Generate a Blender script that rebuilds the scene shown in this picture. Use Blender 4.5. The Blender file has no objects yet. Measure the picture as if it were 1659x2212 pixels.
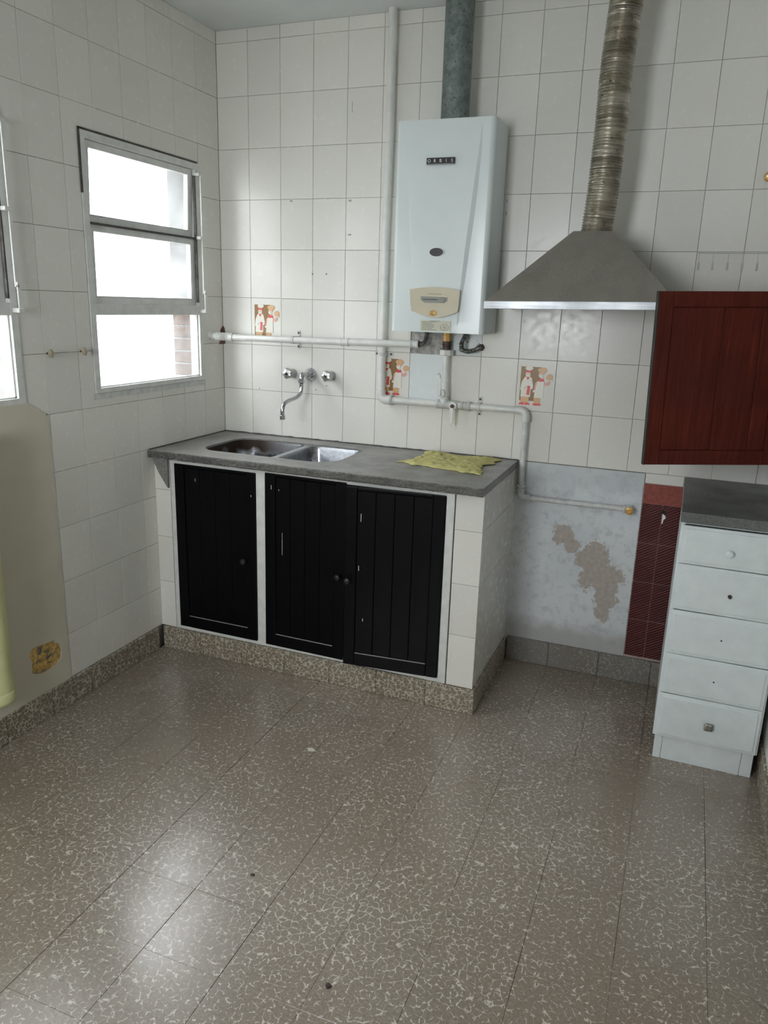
import bpy, bmesh, math, random
from mathutils import Vector, Matrix, noise as mnoise
from mathutils.geometry import tessellate_polygon
random.seed(7)
SC = bpy.context.scene
COL = SC.collection
PI = math.pi

# ------------------------------------------------------------------ camera
YAW, PITCH, ROLL = -0.3693, -0.2663, 0.0310
CAM = Vector((1.9732, -3.0163, 1.4581))
fwd = Vector((math.sin(YAW)*math.cos(PITCH), math.cos(YAW)*math.cos(PITCH), math.sin(PITCH)))
rgt = Vector((math.cos(YAW), -math.sin(YAW), 0)); upv = rgt.cross(fwd)
r2 = math.cos(ROLL)*rgt + math.sin(ROLL)*upv
u2 = -math.sin(ROLL)*rgt + math.cos(ROLL)*upv
cd = bpy.data.cameras.new('camera'); cam = bpy.data.objects.new('camera', cd); COL.objects.link(cam)
cam.matrix_world = Matrix(((r2.x, u2.x, -fwd.x, CAM.x), (r2.y, u2.y, -fwd.y, CAM.y), (r2.z, u2.z, -fwd.z, CAM.z), (0, 0, 0, 1)))
cd.sensor_fit = 'HORIZONTAL'; cd.sensor_width = 36.0; cd.lens = 36.0*1646.48/1659.0
cd.clip_start = 0.02
SC.camera = cam

# ------------------------------------------------------------------ world, light, exposure
world = bpy.data.worlds.new('overcast_sky'); SC.world = world; world.use_nodes = True
bg = world.node_tree.nodes['Background']
bg.inputs['Color'].default_value = (0.965, 0.975, 0.985, 1); bg.inputs['Strength'].default_value = 20.0
SC.view_settings.view_transform = 'Standard'; SC.view_settings.look = 'None'
SC.view_settings.gamma = 1.0; SC.view_settings.use_curve_mapping = False
SC.view_settings.exposure = 0.50
SC.cycles.max_bounces = 12; SC.cycles.diffuse_bounces = 9; SC.cycles.transparent_max_bounces = 12
SC.cycles.caustics_reflective = False; SC.cycles.caustics_refractive = False
SC.cycles.use_denoising = True
SC.cycles.sample_clamp_indirect = 4.0

def portal(name, loc, rot, sx, sy):
    l = bpy.data.lights.new(name, 'AREA'); l.shape = 'RECTANGLE'; l.size = sx; l.size_y = sy
    l.cycles.is_portal = True
    o = bpy.data.objects.new(name, l); o.location = loc; o.rotation_euler = rot; COL.objects.link(o)
# room constants
RX, RY, RZ = 2.355, -4.0, 2.515          # right wall, rear wall, ceiling
W1 = (-0.830, -0.155, 1.115, 1.990)      # window openings on the left wall: y0 y1 z0 z1
W2 = (-1.825, -1.150, 1.115, 1.990)
W3 = (0.45, 1.20, 1.02, 2.08)            # rear window, behind the viewer: x0 x1 z0 z1
portal('daylight_portal', ((W3[0]+W3[1])/2, RY-0.17, (W3[2]+W3[3])/2), (PI/2, 0, 0), W3[1]-W3[0], W3[3]-W3[2])
for w in (W1, W2):
    portal('daylight_portal', (-0.17, (w[0]+w[1])/2, (w[2]+w[3])/2), (0, -PI/2, 0), w[3]-w[2], w[1]-w[0])

# ------------------------------------------------------------------ materials
class NB:
    """small node-building helper"""
    def __init__(s, name):
        s.m = bpy.data.materials.new(name); s.m.use_nodes = True
        s.t = s.m.node_tree; s.n = s.t.nodes; s.l = s.t.links
        s.b = s.n['Principled BSDF']
        s.geo = None
    def pos(s):
        if not s.geo: s.geo = s.n.new('ShaderNodeNewGeometry')
        return s.geo.outputs['Position']
    def set(s, node, **kw):
        for k, v in kw.items():
            i = node.inputs[k.replace('_', ' ')]
            if hasattr(v, 'is_linked') or isinstance(v, bpy.types.NodeSocket): s.l.new(v, i)
            else: i.default_value = v
        return node
    def noise(s, scale, detail=4, rough=0.55, vec=None, dist=0.0):
        nd = s.n.new('ShaderNodeTexNoise'); s.l.new(vec or s.pos(), nd.inputs['Vector'])
        nd.inputs['Scale'].default_value = scale; nd.inputs['Detail'].default_value = detail
        nd.inputs['Roughness'].default_value = rough; nd.inputs['Distortion'].default_value = dist
        return nd
    def ramp(s, fac, stops, interp='LINEAR'):
        r = s.n.new('ShaderNodeValToRGB'); s.l.new(fac, r.inputs['Fac']); r.color_ramp.interpolation = interp
        e = r.color_ramp.elements
        while len(e) < len(stops): e.new(0.5)
        for k, (p, c) in enumerate(stops):
            e[k].position = p; e[k].color = (c, c, c, 1) if not hasattr(c, '__len__') else (*c[:3], 1)
        return r.outputs['Color']
    def mix(s, fac, a, b, mode='MIX'):
        x = s.n.new('ShaderNodeMix'); x.data_type = 'RGBA'; x.blend_type = mode
        for sock, v in ((x.inputs[0], fac), (x.inputs[6], a), (x.inputs[7], b)):
            if isinstance(v, bpy.types.NodeSocket): s.l.new(v, sock)
            elif hasattr(v, '__len__'): sock.default_value = (*v[:3], 1)
            else: sock.default_value = v
        return x.outputs[2]
    def math(s, op, a, b=None, c=None):
        x = s.n.new('ShaderNodeMath'); x.operation = op
        for k, v in enumerate((a, b, c)):
            if v is None: continue
            if isinstance(v, bpy.types.NodeSocket): s.l.new(v, x.inputs[k])
            else: x.inputs[k].default_value = v
        return x.outputs[0]
    def rand(s):
        return s.n.new('ShaderNodeObjectInfo').outputs['Random']
    def bump(s, h, strength=0.3, dist=0.002):
        b = s.n.new('ShaderNodeBump'); s.l.new(h, b.inputs['Height'])
        b.inputs['Strength'].default_value = strength; b.inputs['Distance'].default_value = dist
        s.l.new(b.outputs['Normal'], s.b.inputs['Normal'])
    def col(s, v):
        if isinstance(v, bpy.types.NodeSocket): s.l.new(v, s.b.inputs['Base Color'])
        else: s.b.inputs['Base Color'].default_value = (*v[:3], 1)
    def rough(s, v):
        if isinstance(v, bpy.types.NodeSocket): s.l.new(v, s.b.inputs['Roughness'])
        else: s.b.inputs['Roughness'].default_value = v
    def metal(s, v): s.b.inputs['Metallic'].default_value = v

def simple(name, col, rough=0.5, metal=0.0, var=0.0, scale=20, bump=0.0):
    k = NB(name); k.rough(rough); k.metal(metal)
    if var:
        n = k.noise(scale, 5)
        a = tuple(c*(1-var) for c in col); b = tuple(min(1, c*(1+var)) for c in col)
        k.col(k.ramp(n.outputs['Fac'], [(0.3, a), (0.7, b)]))
        if bump: k.bump(n.outputs['Fac'], bump)
    else: k.col(col)
    return k.m

def tile_mat(name, col, rough=0.14):
    k = NB(name)
    n = k.noise(3.2, 4); n2 = k.noise(38, 3); n3 = k.noise(160, 2)
    r = k.rand()
    c = k.mix(r, tuple(x*0.955 for x in col), tuple(min(1, x*1.03) for x in col))
    c = k.mix(k.math('MULTIPLY', k.ramp(n.outputs['Fac'], [(0.45, 0), (0.75, 1)]), 0.16), c, tuple(x*y for x, y in zip(col, (0.82, 0.79, 0.72))))
    spot = k.ramp(n3.outputs['Fac'], [(0.745, 0), (0.77, 1)])
    c = k.mix(k.math('MULTIPLY', spot, 0.5), c, (0.16, 0.14, 0.12))
    k.col(c)
    k.rough(k.ramp(n2.outputs['Fac'], [(0.3, rough*0.8), (0.75, rough*1.7)]))
    k.b.inputs['Specular IOR Level'].default_value = 0.3
    k.bump(k.noise(9, 2).outputs['Fac'], 0.10, 0.003)
    return k.m

def terrazzo(name, base, vein, scale=60, dirt=0.25, tiles=False, rough=0.34, cover=0.5, width=0.13, bigamp=0.7):
    k = NB(name); p = k.pos()
    nd = k.noise(30, 3, 0.6)
    vm = k.n.new('ShaderNodeVectorMath'); vm.operation = 'MULTIPLY_ADD'
    k.l.new(nd.outputs['Color'], vm.inputs[0]); vm.inputs[1].default_value = (0.020, 0.020, 0.020); k.l.new(p, vm.inputs[2])
    v = k.n.new('ShaderNodeTexVoronoi'); v.feature = 'DISTANCE_TO_EDGE'; k.l.new(vm.outputs[0], v.inputs['Vector'])
    v.inputs['Scale'].default_value = scale; v.inputs['Randomness'].default_value = 1.0
    wd = k.noise(60, 3)
    edge = k.math('SUBTRACT', k.math('MULTIPLY', k.math('SUBTRACT', wd.outputs['Fac'], 0.30), width*2.6), v.outputs['Distance'])
    line = k.ramp(edge, [(0.0, 0), (0.05, 1)])
    cov = k.noise(82, 2, 0.5)
    big = k.noise(1.6, 3)
    thr = k.math('ADD', cov.outputs['Fac'], k.math('MULTIPLY', k.math('SUBTRACT', big.outputs['Fac'], 0.5), bigamp))
    mask = k.ramp(thr, [(cover, 0), (cover+0.09, 1)])
    chips = k.ramp(k.noise(120, 2, 0.5).outputs['Fac'], [(0.70, 0), (0.74, 1)])
    f = k.math('MAXIMUM', k.math('MULTIPLY', line, mask), k.math('MULTIPLY', chips, 0.7))
    b1 = k.noise(160, 3); b2 = k.noise(5, 5); b3 = k.noise(0.9, 3)
    c = k.ramp(b1.outputs['Fac'], [(0.3, tuple(x*0.74 for x in base)), (0.7, tuple(x*1.24 for x in base))])
    c = k.mix(k.math('MULTIPLY', k.ramp(b2.outputs['Fac'], [(0.42, 0), (0.72, 1)]), dirt), c, tuple(x*y for x, y in zip(base, (0.62, 0.52, 0.40))))
    c = k.mix(k.math('MULTIPLY', k.ramp(b3.outputs['Fac'], [(0.4, 0), (0.65, 1)]), 0.3), c, tuple(x*y for x, y in zip(base, (1.25, 1.27, 1.3))))
    if tiles:
        c = k.mix(k.math('MULTIPLY', k.rand(), 0.16), c, tuple(x*0.75 for x in base))
    c = k.mix(k.math('MULTIPLY', f, 0.88), c, k.ramp(b1.outputs['Fac'], [(0.3, tuple(x*0.8 for x in vein)), (0.7, vein)]))
    k.col(c)
    k.rough(k.ramp(b2.outputs['Fac'], [(0.3, rough*0.85), (0.75, rough*1.35)]))
    k.b.inputs['Specular IOR Level'].default_value = 0.95 if tiles else 0.4
    k.bump(b1.outputs['Fac'], 0.05, 0.001)
    return k.m

MT = {}
MT['tile'] = tile_mat('white_glazed_tile', (0.72, 0.71, 0.67), 0.19)
MT['tile_new'] = tile_mat('bluish_glazed_tile', (0.66, 0.70, 0.71), 0.2)
MT['grout'] = simple('grey_grout', (0.20, 0.19, 0.175), 0.9, var=0.35, scale=14)
MT['floor'] = terrazzo('terrazzo_floor', (0.245, 0.204, 0.163), (0.70, 0.66, 0.58), scale=54, tiles=True, rough=0.235, cover=0.465, width=0.12, bigamp=0.6)
MT['plinth'] = terrazzo('terrazzo_skirting', (0.20, 0.17, 0.13), (0.56, 0.51, 0.42), scale=62, cover=0.33, dirt=0.5, rough=0.5, width=0.19, bigamp=0.2)
MT['plinth_dusty'] = terrazzo('dusty_terrazzo_skirting', (0.20, 0.185, 0.165), (0.38, 0.365, 0.33), scale=62, cover=0.44, dirt=0.6, rough=0.7, width=0.14)
MT['joint'] = simple('floor_joint_dirt', (0.075, 0.065, 0.055), 0.9)
MT['ceiling'] = simple('painted_ceiling', (0.66, 0.69, 0.69), 0.8, var=0.05, scale=4)
MT['wallpaint'] = simple('painted_plaster', (0.74, 0.74, 0.71), 0.7, var=0.06, scale=5)
MT['white_paint'] = simple('white_gloss_paint', (0.70, 0.755, 0.77), 0.35, var=0.05, scale=18, bump=0.05)
MT['frame_paint'] = simple('grey_white_frame_paint', (0.64, 0.65, 0.63), 0.45, var=0.10, scale=25, bump=0.15)
MT['gap'] = simple('dark_gap', (0.02, 0.018, 0.016), 0.9)
MT['chrome'] = simple('chrome', (0.50, 0.51, 0.53), 0.09, 1.0)
MT['hose'] = simple('grimy_corrugated_steel', (0.20, 0.20, 0.195), 0.3, 1.0, var=0.3, scale=60)
MT['steel'] = simple('dull_steel', (0.42, 0.42, 0.41), 0.35, 1.0, var=0.15, scale=40)
MT['brass'] = simple('old_brass', (0.50, 0.30, 0.10), 0.45, 0.6, var=0.3, scale=60)
MT['dark_iron'] = simple('rusty_dark_iron', (0.07, 0.045, 0.035), 0.6, 0.3, var=0.4, scale=80)
MT['black_plastic'] = simple('black_plastic', (0.012, 0.013, 0.014), 0.3)
MT['pipe_paint'] = simple('white_painted_pipe', (0.66, 0.665, 0.64), 0.32, var=0.08, scale=22, bump=0.1)
MT['pipe_dirty'] = simple('dirty_white_painted_pipe', (0.55, 0.56, 0.55), 0.42, var=0.18, scale=30, bump=0.2)
MT['enamel'] = simple('bluish_white_enamel', (0.67, 0.735, 0.74), 0.26, var=0.02, scale=6)
MT['beige_plastic'] = simple('yellowed_plastic', (0.52, 0.47, 0.35), 0.4, var=0.05)
MT['grey_plastic'] = simple('grey_plastic', (0.22, 0.225, 0.20), 0.35)
MT['label_paper'] = simple('label_paper', (0.58, 0.57, 0.46), 0.6)
MT['ink'] = simple('label_ink', (0.12, 0.13, 0.12), 0.6)
MT['letter'] = simple('badge_lettering', (0.78, 0.80, 0.80), 0.35)
MT['black_door'] = simple('black_gloss_paint', (0.002, 0.002, 0.003), 0.36)
MT['black_door'].node_tree.nodes['Principled BSDF'].inputs['Specular IOR Level'].default_value = 0.14
MT['chip'] = simple('bare_wood_chip', (0.30, 0.28, 0.27), 0.7)
MT['sink'] = simple('stainless_sink', (0.42, 0.44, 0.47), 0.3, 1.0, var=0.12, scale=12)
MT['yellow_pipe'] = simple('pale_yellow_paint', (0.62, 0.62, 0.33), 0.5, var=0.08, scale=18)
MT['hook'] = simple('old_cup_hook', (0.36, 0.31, 0.22), 0.5, var=0.2, scale=90)
MT['clear_plastic'] = simple('greyed_clear_plastic', (0.50, 0.505, 0.49), 0.25)
MT['ext_wall'] = simple('courtyard_render', (0.55, 0.56, 0.55), 0.9, var=0.04, scale=2)
MT['ext_ground'] = simple('courtyard_concrete', (0.24, 0.235, 0.22), 0.9, var=0.1, scale=4)
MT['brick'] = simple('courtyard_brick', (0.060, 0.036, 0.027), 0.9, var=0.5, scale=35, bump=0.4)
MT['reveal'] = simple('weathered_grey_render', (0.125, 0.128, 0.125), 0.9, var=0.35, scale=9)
MT['mortar'] = simple('rough_mortar', (0.36, 0.35, 0.33), 0.95, var=0.45, scale=45, bump=0.8)
MT['rust_plaster'] = simple('rusty_broken_plaster', (0.16, 0.085, 0.07), 0.95, var=0.5, scale=60, bump=0.6)
MT['caulk_and_gap_shade'] = simple('dark_sealant_and_gap_shade', (0.07, 0.065, 0.06), 0.8, var=0.5, scale=40)  # worktop sealant, and the shade painted into the window frame gaps
for nm, c in (('st_brown', (0.215, 0.115, 0.025)), ('st_white', (0.72, 0.70, 0.62)), ('st_skin', (0.72, 0.52, 0.42)), ('st_red', (0.62, 0.05, 0.05)),
              ('st_tan', (0.60, 0.36, 0.18)), ('st_pink', (0.62, 0.32, 0.27)), ('st_line', (0.10, 0.07, 0.05))):
    MT[nm] = simple('sticker_'+nm[3:], c, 0.35)

def granite(name, c1, c2, rough):
    k = NB(name); n = k.noise(150, 4, 0.65); n2 = k.noise(9, 5); n3 = k.noise(420, 2)
    c = k.ramp(n.outputs['Fac'], [(0.32, c1), (0.68, c2)])
    c = k.mix(k.math('MULTIPLY', k.ramp(n2.outputs['Fac'], [(0.4, 0), (0.7, 1)]), 0.35), c, tuple(x*0.55 for x in c1))
    c = k.mix(k.math('MULTIPLY', k.ramp(n3.outputs['Fac'], [(0.62, 0), (0.7, 1)]), 0.5), c, tuple(min(1, x*1.7) for x in c2))
    k.col(c); k.rough(k.ramp(n2.outputs['Fac'], [(0.3, rough*0.8), (0.7, rough*1.3)])); k.bump(n.outputs['Fac'], 0.12, 0.001)
    return k.m
MT['stone'] = granite('grey_stone_top', (0.155, 0.15, 0.14), (0.285, 0.28, 0.265), 0.34)
MT['stone_rough'] = granite('broken_stone', (0.13, 0.128, 0.12), (0.26, 0.255, 0.24), 0.7)
MT['stone_dark'] = granite('dark_green_stone_top', (0.085, 0.09, 0.085), (0.17, 0.175, 0.165), 0.33)

def streak_metal(name, c1, c2, rough, sc=(300, 300, 6)):
    k = NB(name); k.metal(1.0)
    mp = k.n.new('ShaderNodeMapping'); k.l.new(k.pos(), mp.inputs['Vector']); mp.inputs['Scale'].default_value = sc
    n = k.noise(1.0, 4, vec=mp.outputs['Vector']); n2 = k.noise(7, 5)
    c = k.ramp(n.outputs['Fac'], [(0.3, c1), (0.7, c2)])
    c = k.mix(k.math('MULTIPLY', k.ramp(n2.outputs['Fac'], [(0.4, 0), (0.75, 1)]), 0.35), c, tuple(x*0.55 for x in c1))
    k.col(c); k.rough(k.ramp(n2.outputs['Fac'], [(0.3, rough), (0.8, rough*1.5)]))
    return k.m
MT['hood'] = streak_metal('greasy_brushed_steel', (0.36, 0.335, 0.305), (0.46, 0.43, 0.395), 0.42)
MT['hood_rim'] = streak_metal('bright_steel_rim', (0.30, 0.315, 0.335), (0.42, 0.435, 0.455), 0.38, (6, 6, 200))

def flue_mat():
    k = NB('mottled_green_galvanised'); n = k.noise(26, 6, 0.7); n2 = k.noise(110, 3); 
    c = k.ramp(n.outputs['Fac'], [(0.25, (0.075, 0.09, 0.085)), (0.5, (0.16, 0.19, 0.185)), (0.75, (0.27, 0.31, 0.30))])
    c = k.mix(k.math('MULTIPLY', k.ramp(n2.outputs['Fac'], [(0.58, 0), (0.66, 1)]), 0.7), c, (0.06, 0.06, 0.05))
    k.col(c); k.rough(0.55); k.metal(0.25); k.bump(n2.outputs['Fac'], 0.2, 0.001)
    return k.m
MT['flue'] = flue_mat()

def duct_mat():
    k = NB('dusty_aluminium_duct'); k.metal(0.9)
    n = k.noise(14, 5); n2 = k.noise(90, 3)
    mp = k.n.new('ShaderNodeMapping'); k.l.new(k.pos(), mp.inputs['Vector']); mp.inputs['Scale'].default_value = (6, 6, 55)
    n3 = k.noise(1.0, 4, vec=mp.outputs['Vector'])
    c = k.ramp(n3.outputs['Fac'], [(0.3, (0.30, 0.27, 0.22)), (0.55, (0.52, 0.49, 0.42)), (0.75, (0.72, 0.70, 0.64))])
    c = k.mix(k.math('MULTIPLY', k.ramp(n.outputs['Fac'], [(0.45, 0), (0.7, 1)]), 0.6), c, (0.20, 0.175, 0.13))
    c = k.mix(k.math('MULTIPLY', k.ramp(n2.outputs['Fac'], [(0.64, 0), (0.7, 1)]), 0.8), c, (0.05, 0.045, 0.035))
    k.col(c); k.rough(0.36)
    return k.m
MT['duct'] = duct_mat()

def wood_mat():
    k = NB('dark_red_varnished_wood')
    mp = k.n.new('ShaderNodeMapping'); k.l.new(k.pos(), mp.inputs['Vector']); mp.inputs['Scale'].default_value = (120, 120, 5)
    n = k.noise(1.0, 5, 0.6, vec=mp.outputs['Vector']); n2 = k.noise(5, 3)
    c = k.ramp(n.outputs['Fac'], [(0.25, (0.045, 0.005, 0.002)), (0.55, (0.080, 0.012, 0.006)), (0.8, (0.125, 0.022, 0.011))])
    c = k.mix(k.math('MULTIPLY', k.ramp(n2.outputs['Fac'], [(0.4, 0), (0.7, 1)]), 0.4), c, (0.03, 0.007, 0.006))
    k.col(c); k.rough(0.5); k.b.inputs['Specular IOR Level'].default_value = 0.14; k.bump(n.outputs['Fac'], 0.08, 0.001)
    return k.m
MT['wood'] = wood_mat()
MT['wood_edge'] = simple('black_wood_edge', (0.012, 0.011, 0.010), 0.5)

def plaster_mat():
    """bluish paint, flaked off around the middle right, dusty along the top and foot"""
    k = NB('flaking_blue_grey_plaster'); p = k.pos()
    sep = k.n.new('ShaderNodeSeparateXYZ'); k.l.new(p, sep.inputs[0]); X, Z = sep.outputs['X'], sep.outputs['Z']
    nz = k.noise(13, 6, 0.65); nb = k.noise(4.0, 4)
    blobs = None
    for cx, cz, rx, rz in ((1.575, 0.585, 0.045, 0.045), (1.625, 0.535, 0.04, 0.03), (1.705, 0.50, 0.075, 0.065), (1.745, 0.42, 0.085, 0.075), (1.775, 0.345, 0.055, 0.06), (1.765, 0.285, 0.03, 0.05)):
        dx = k.math('DIVIDE', k.math('SUBTRACT', X, cx), rx); dz = k.math('DIVIDE', k.math('SUBTRACT', Z, cz), rz)
        d = k.math('SQRT', k.math('ADD', k.math('MULTIPLY', dx, dx), k.math('MULTIPLY', dz, dz)))
        blobs = d if blobs is None else k.math('MINIMUM', blobs, d)
    d = k.math('ADD', blobs, k.math('ADD', k.math('MULTIPLY', k.math('SUBTRACT', nz.outputs['Fac'], 0.5), 2.6), k.math('MULTIPLY', k.math('SUBTRACT', k.noise(55, 4, 0.65).outputs['Fac'], 0.5), 1.1)))
    patch = k.ramp(d, [(0.88, 1), (0.96, 0)])
    n1 = k.noise(60, 4)
    paint = k.ramp(nb.outputs['Fac'], [(0.3, (0.61, 0.645, 0.675)), (0.7, (0.70, 0.725, 0.745))])
    dirt = k.math('MULTIPLY', k.ramp(k.noise(22, 6, 0.7).outputs['Fac'], [(0.50, 0), (0.68, 1)]), 0.6)
    paint = k.mix(dirt, paint, (0.37, 0.39, 0.39))
    speck = k.math('MULTIPLY', k.ramp(k.noise(85, 3, 0.6).outputs['Fac'], [(0.66, 0), (0.70, 1)]), 0.7)
    paint = k.mix(speck, paint, (0.16, 0.16, 0.155))
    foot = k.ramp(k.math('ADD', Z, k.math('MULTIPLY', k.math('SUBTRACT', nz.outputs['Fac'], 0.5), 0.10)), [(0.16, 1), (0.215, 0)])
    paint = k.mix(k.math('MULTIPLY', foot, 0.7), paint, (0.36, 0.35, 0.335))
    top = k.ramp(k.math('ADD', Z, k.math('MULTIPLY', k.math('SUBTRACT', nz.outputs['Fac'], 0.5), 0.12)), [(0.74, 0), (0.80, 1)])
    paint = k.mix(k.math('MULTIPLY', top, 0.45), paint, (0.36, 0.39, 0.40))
    bare = k.ramp(n1.outputs['Fac'], [(0.3, (0.38, 0.33, 0.295)), (0.7, (0.50, 0.45, 0.41))])
    k.col(k.mix(patch, paint, bare)); k.rough(0.75)
    h = k.math('ADD', k.math('MULTIPLY', patch, -1.0), k.math('MULTIPLY', n1.outputs['Fac'], 0.3))
    k.bump(h, 0.5, 0.002)
    return k.m
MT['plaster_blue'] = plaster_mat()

def beige_mat():
    k = NB('beige_rendered_plaster'); n = k.noise(3, 5); n2 = k.noise(60, 4)
    c = k.ramp(n.outputs['Fac'], [(0.3, (0.52, 0.485, 0.40)), (0.7, (0.61, 0.57, 0.48))])
    k.col(c); k.rough(0.85); k.bump(n2.outputs['Fac'], 0.25, 0.0015)
    return k.m
MT['plaster_beige'] = beige_mat()

def red_mat():
    k = NB('red_ribbed_tile'); p = k.pos()
    sep = k.n.new('ShaderNodeSeparateXYZ'); k.l.new(p, sep.inputs[0])
    ph = k.math('ADD', k.math('MULTIPLY', sep.outputs['X'], -330.0), k.math('MULTIPLY', sep.outputs['Z'], 560.0))
    w = k.math('SINE', ph)
    n = k.noise(18, 4)
    c = k.ramp(n.outputs['Fac'], [(0.3, (0.095, 0.012, 0.013)), (0.7, (0.15, 0.02, 0.018))])
    c = k.mix(k.math('MULTIPLY', k.ramp(w, [(0.0, 1), (0.5, 0)]), 0.55), c, (0.035, 0.005, 0.007))
    k.col(c); k.rough(0.4); k.bump(w, 0.9, 0.0022)
    return k.m
MT['red_tile'] = red_mat()
MT['red_plain'] = simple('scratched_red_tile', (0.23, 0.045, 0.03), 0.5, var=0.35, scale=70, bump=0.2)

def cloth_mat():
    k = NB('yellow_cleaning_cloth'); n = k.noise(40, 4)
    k.col(k.ramp(n.outputs['Fac'], [(0.3, (0.44, 0.41, 0.15)), (0.7, (0.60, 0.57, 0.26))])); k.rough(0.9); k.bump(n.outputs['Fac'], 0.3, 0.002)
    return k.m
MT['cloth'] = cloth_mat()

def glass_mat(name, clear):
    """dusty window pane: clear glass with a dirt film that scatters daylight"""
    k = NB(name); t = k.t
    t.nodes.remove(k.b); out = t.nodes['Material Output']
    tr = t.nodes.new('ShaderNodeBsdfTransparent'); tl = t.nodes.new('ShaderNodeBsdfTranslucent'); gl = t.nodes.new('ShaderNodeBsdfGlossy')
    gl.inputs['Roughness'].default_value = 0.03
    tl.inputs['Color'].default_value = (0.9, 0.92, 0.93, 1); tr.inputs['Color'].default_value = (clear*0.985, clear, clear*1.01, 1)
    n = k.noise(5, 5)
    f = k.ramp(n.outputs['Fac'], [(0.35, 0.02), (0.75, 0.07)])
    m1 = t.nodes.new('ShaderNodeMixShader'); t.links.new(f, m1.inputs[0]); t.links.new(tr.outputs[0], m1.inputs[1]); t.links.new(tl.outputs[0], m1.inputs[2])
    m2 = t.nodes.new('ShaderNodeMixShader'); m2.inputs[0].default_value = 0.05
    t.links.new(m1.outputs[0], m2.inputs[1]); t.links.new(gl.outputs[0], m2.inputs[2]); t.links.new(m2.outputs[0], out.inputs['Surface'])
    return k.m
MT['glass'] = glass_mat('dusty_window_glass', 0.72); MT['glass_clear'] = glass_mat('clear_window_glass', 0.95)

def basin_mat():
    k = NB('stained_stainless_basin'); k.metal(1.0); p = k.pos()
    sep = k.n.new('ShaderNodeSeparateXYZ'); k.l.new(p, sep.inputs[0])
    n = k.noise(16, 5); n2 = k.noise(80, 3)
    s = k.math('ADD', k.math('MULTIPLY', sep.outputs['Z'], 9.0), n.outputs['Fac'])     # scale and rust under the rim
    st = k.ramp(k.math('SUBTRACT', s, 7.35), [(0.30, 0), (0.62, 1)])
    st = k.math('MULTIPLY', st, k.ramp(sep.outputs['X'], [(0.26, 1), (0.50, 0.12)]))
    c = k.mix(st, k.ramp(n2.outputs['Fac'], [(0.3, (0.27, 0.285, 0.31)), (0.7, (0.38, 0.40, 0.43))]), (0.055, 0.04, 0.032))
    k.col(c); k.rough(k.ramp(st, [(0, 0.24), (1, 0.7)]))
    return k.m
MT['basin'] = basin_mat()

# ------------------------------------------------------------------ mesh helpers (all vertices in world coordinates)
def mesh_obj(name, vs, fs, mat, parent=None, smooth=False, sharp=None):
    me = bpy.data.meshes.new(name); me.from_pydata([tuple(v) for v in vs], [], fs); me.validate()
    bm = bmesh.new(); bm.from_mesh(me); bmesh.ops.recalc_face_normals(bm, faces=bm.faces); bm.to_mesh(me); bm.free()
    return mo(name, me, mat, parent, smooth, sharp)
def mo(name, me, mat, parent=None, smooth=False, sharp=None):
    if mat: me.materials.append(MT[mat])
    if smooth:
        me.polygons.foreach_set('use_smooth', [True]*len(me.polygons))
        if sharp: me.set_sharp_from_angle(angle=math.radians(sharp))
    o = bpy.data.objects.new(name, me); COL.objects.link(o)
    if parent: adopt(o, parent)
    return o
def adopt(o, parent):
    o.parent = parent
    o.matrix_parent_inverse = Matrix.Translation(-Vector(parent['at'])) if 'at' in parent else Matrix()
def tag(o, label, cat=None, group=None, kind=None):
    o['label'] = label
    if cat: o['category'] = cat
    if group: o['group'] = group
    if kind: o['kind'] = kind
    return o
EMPT = []
def thing(name, at, label, cat, group=None, kind=None):
    o = bpy.data.objects.new(name, None); o.location = at; o['at'] = list(at); COL.objects.link(o)
    o.empty_display_size = 0.05; EMPT.append(o)
    return tag(o, label, cat, group, kind)

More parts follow.
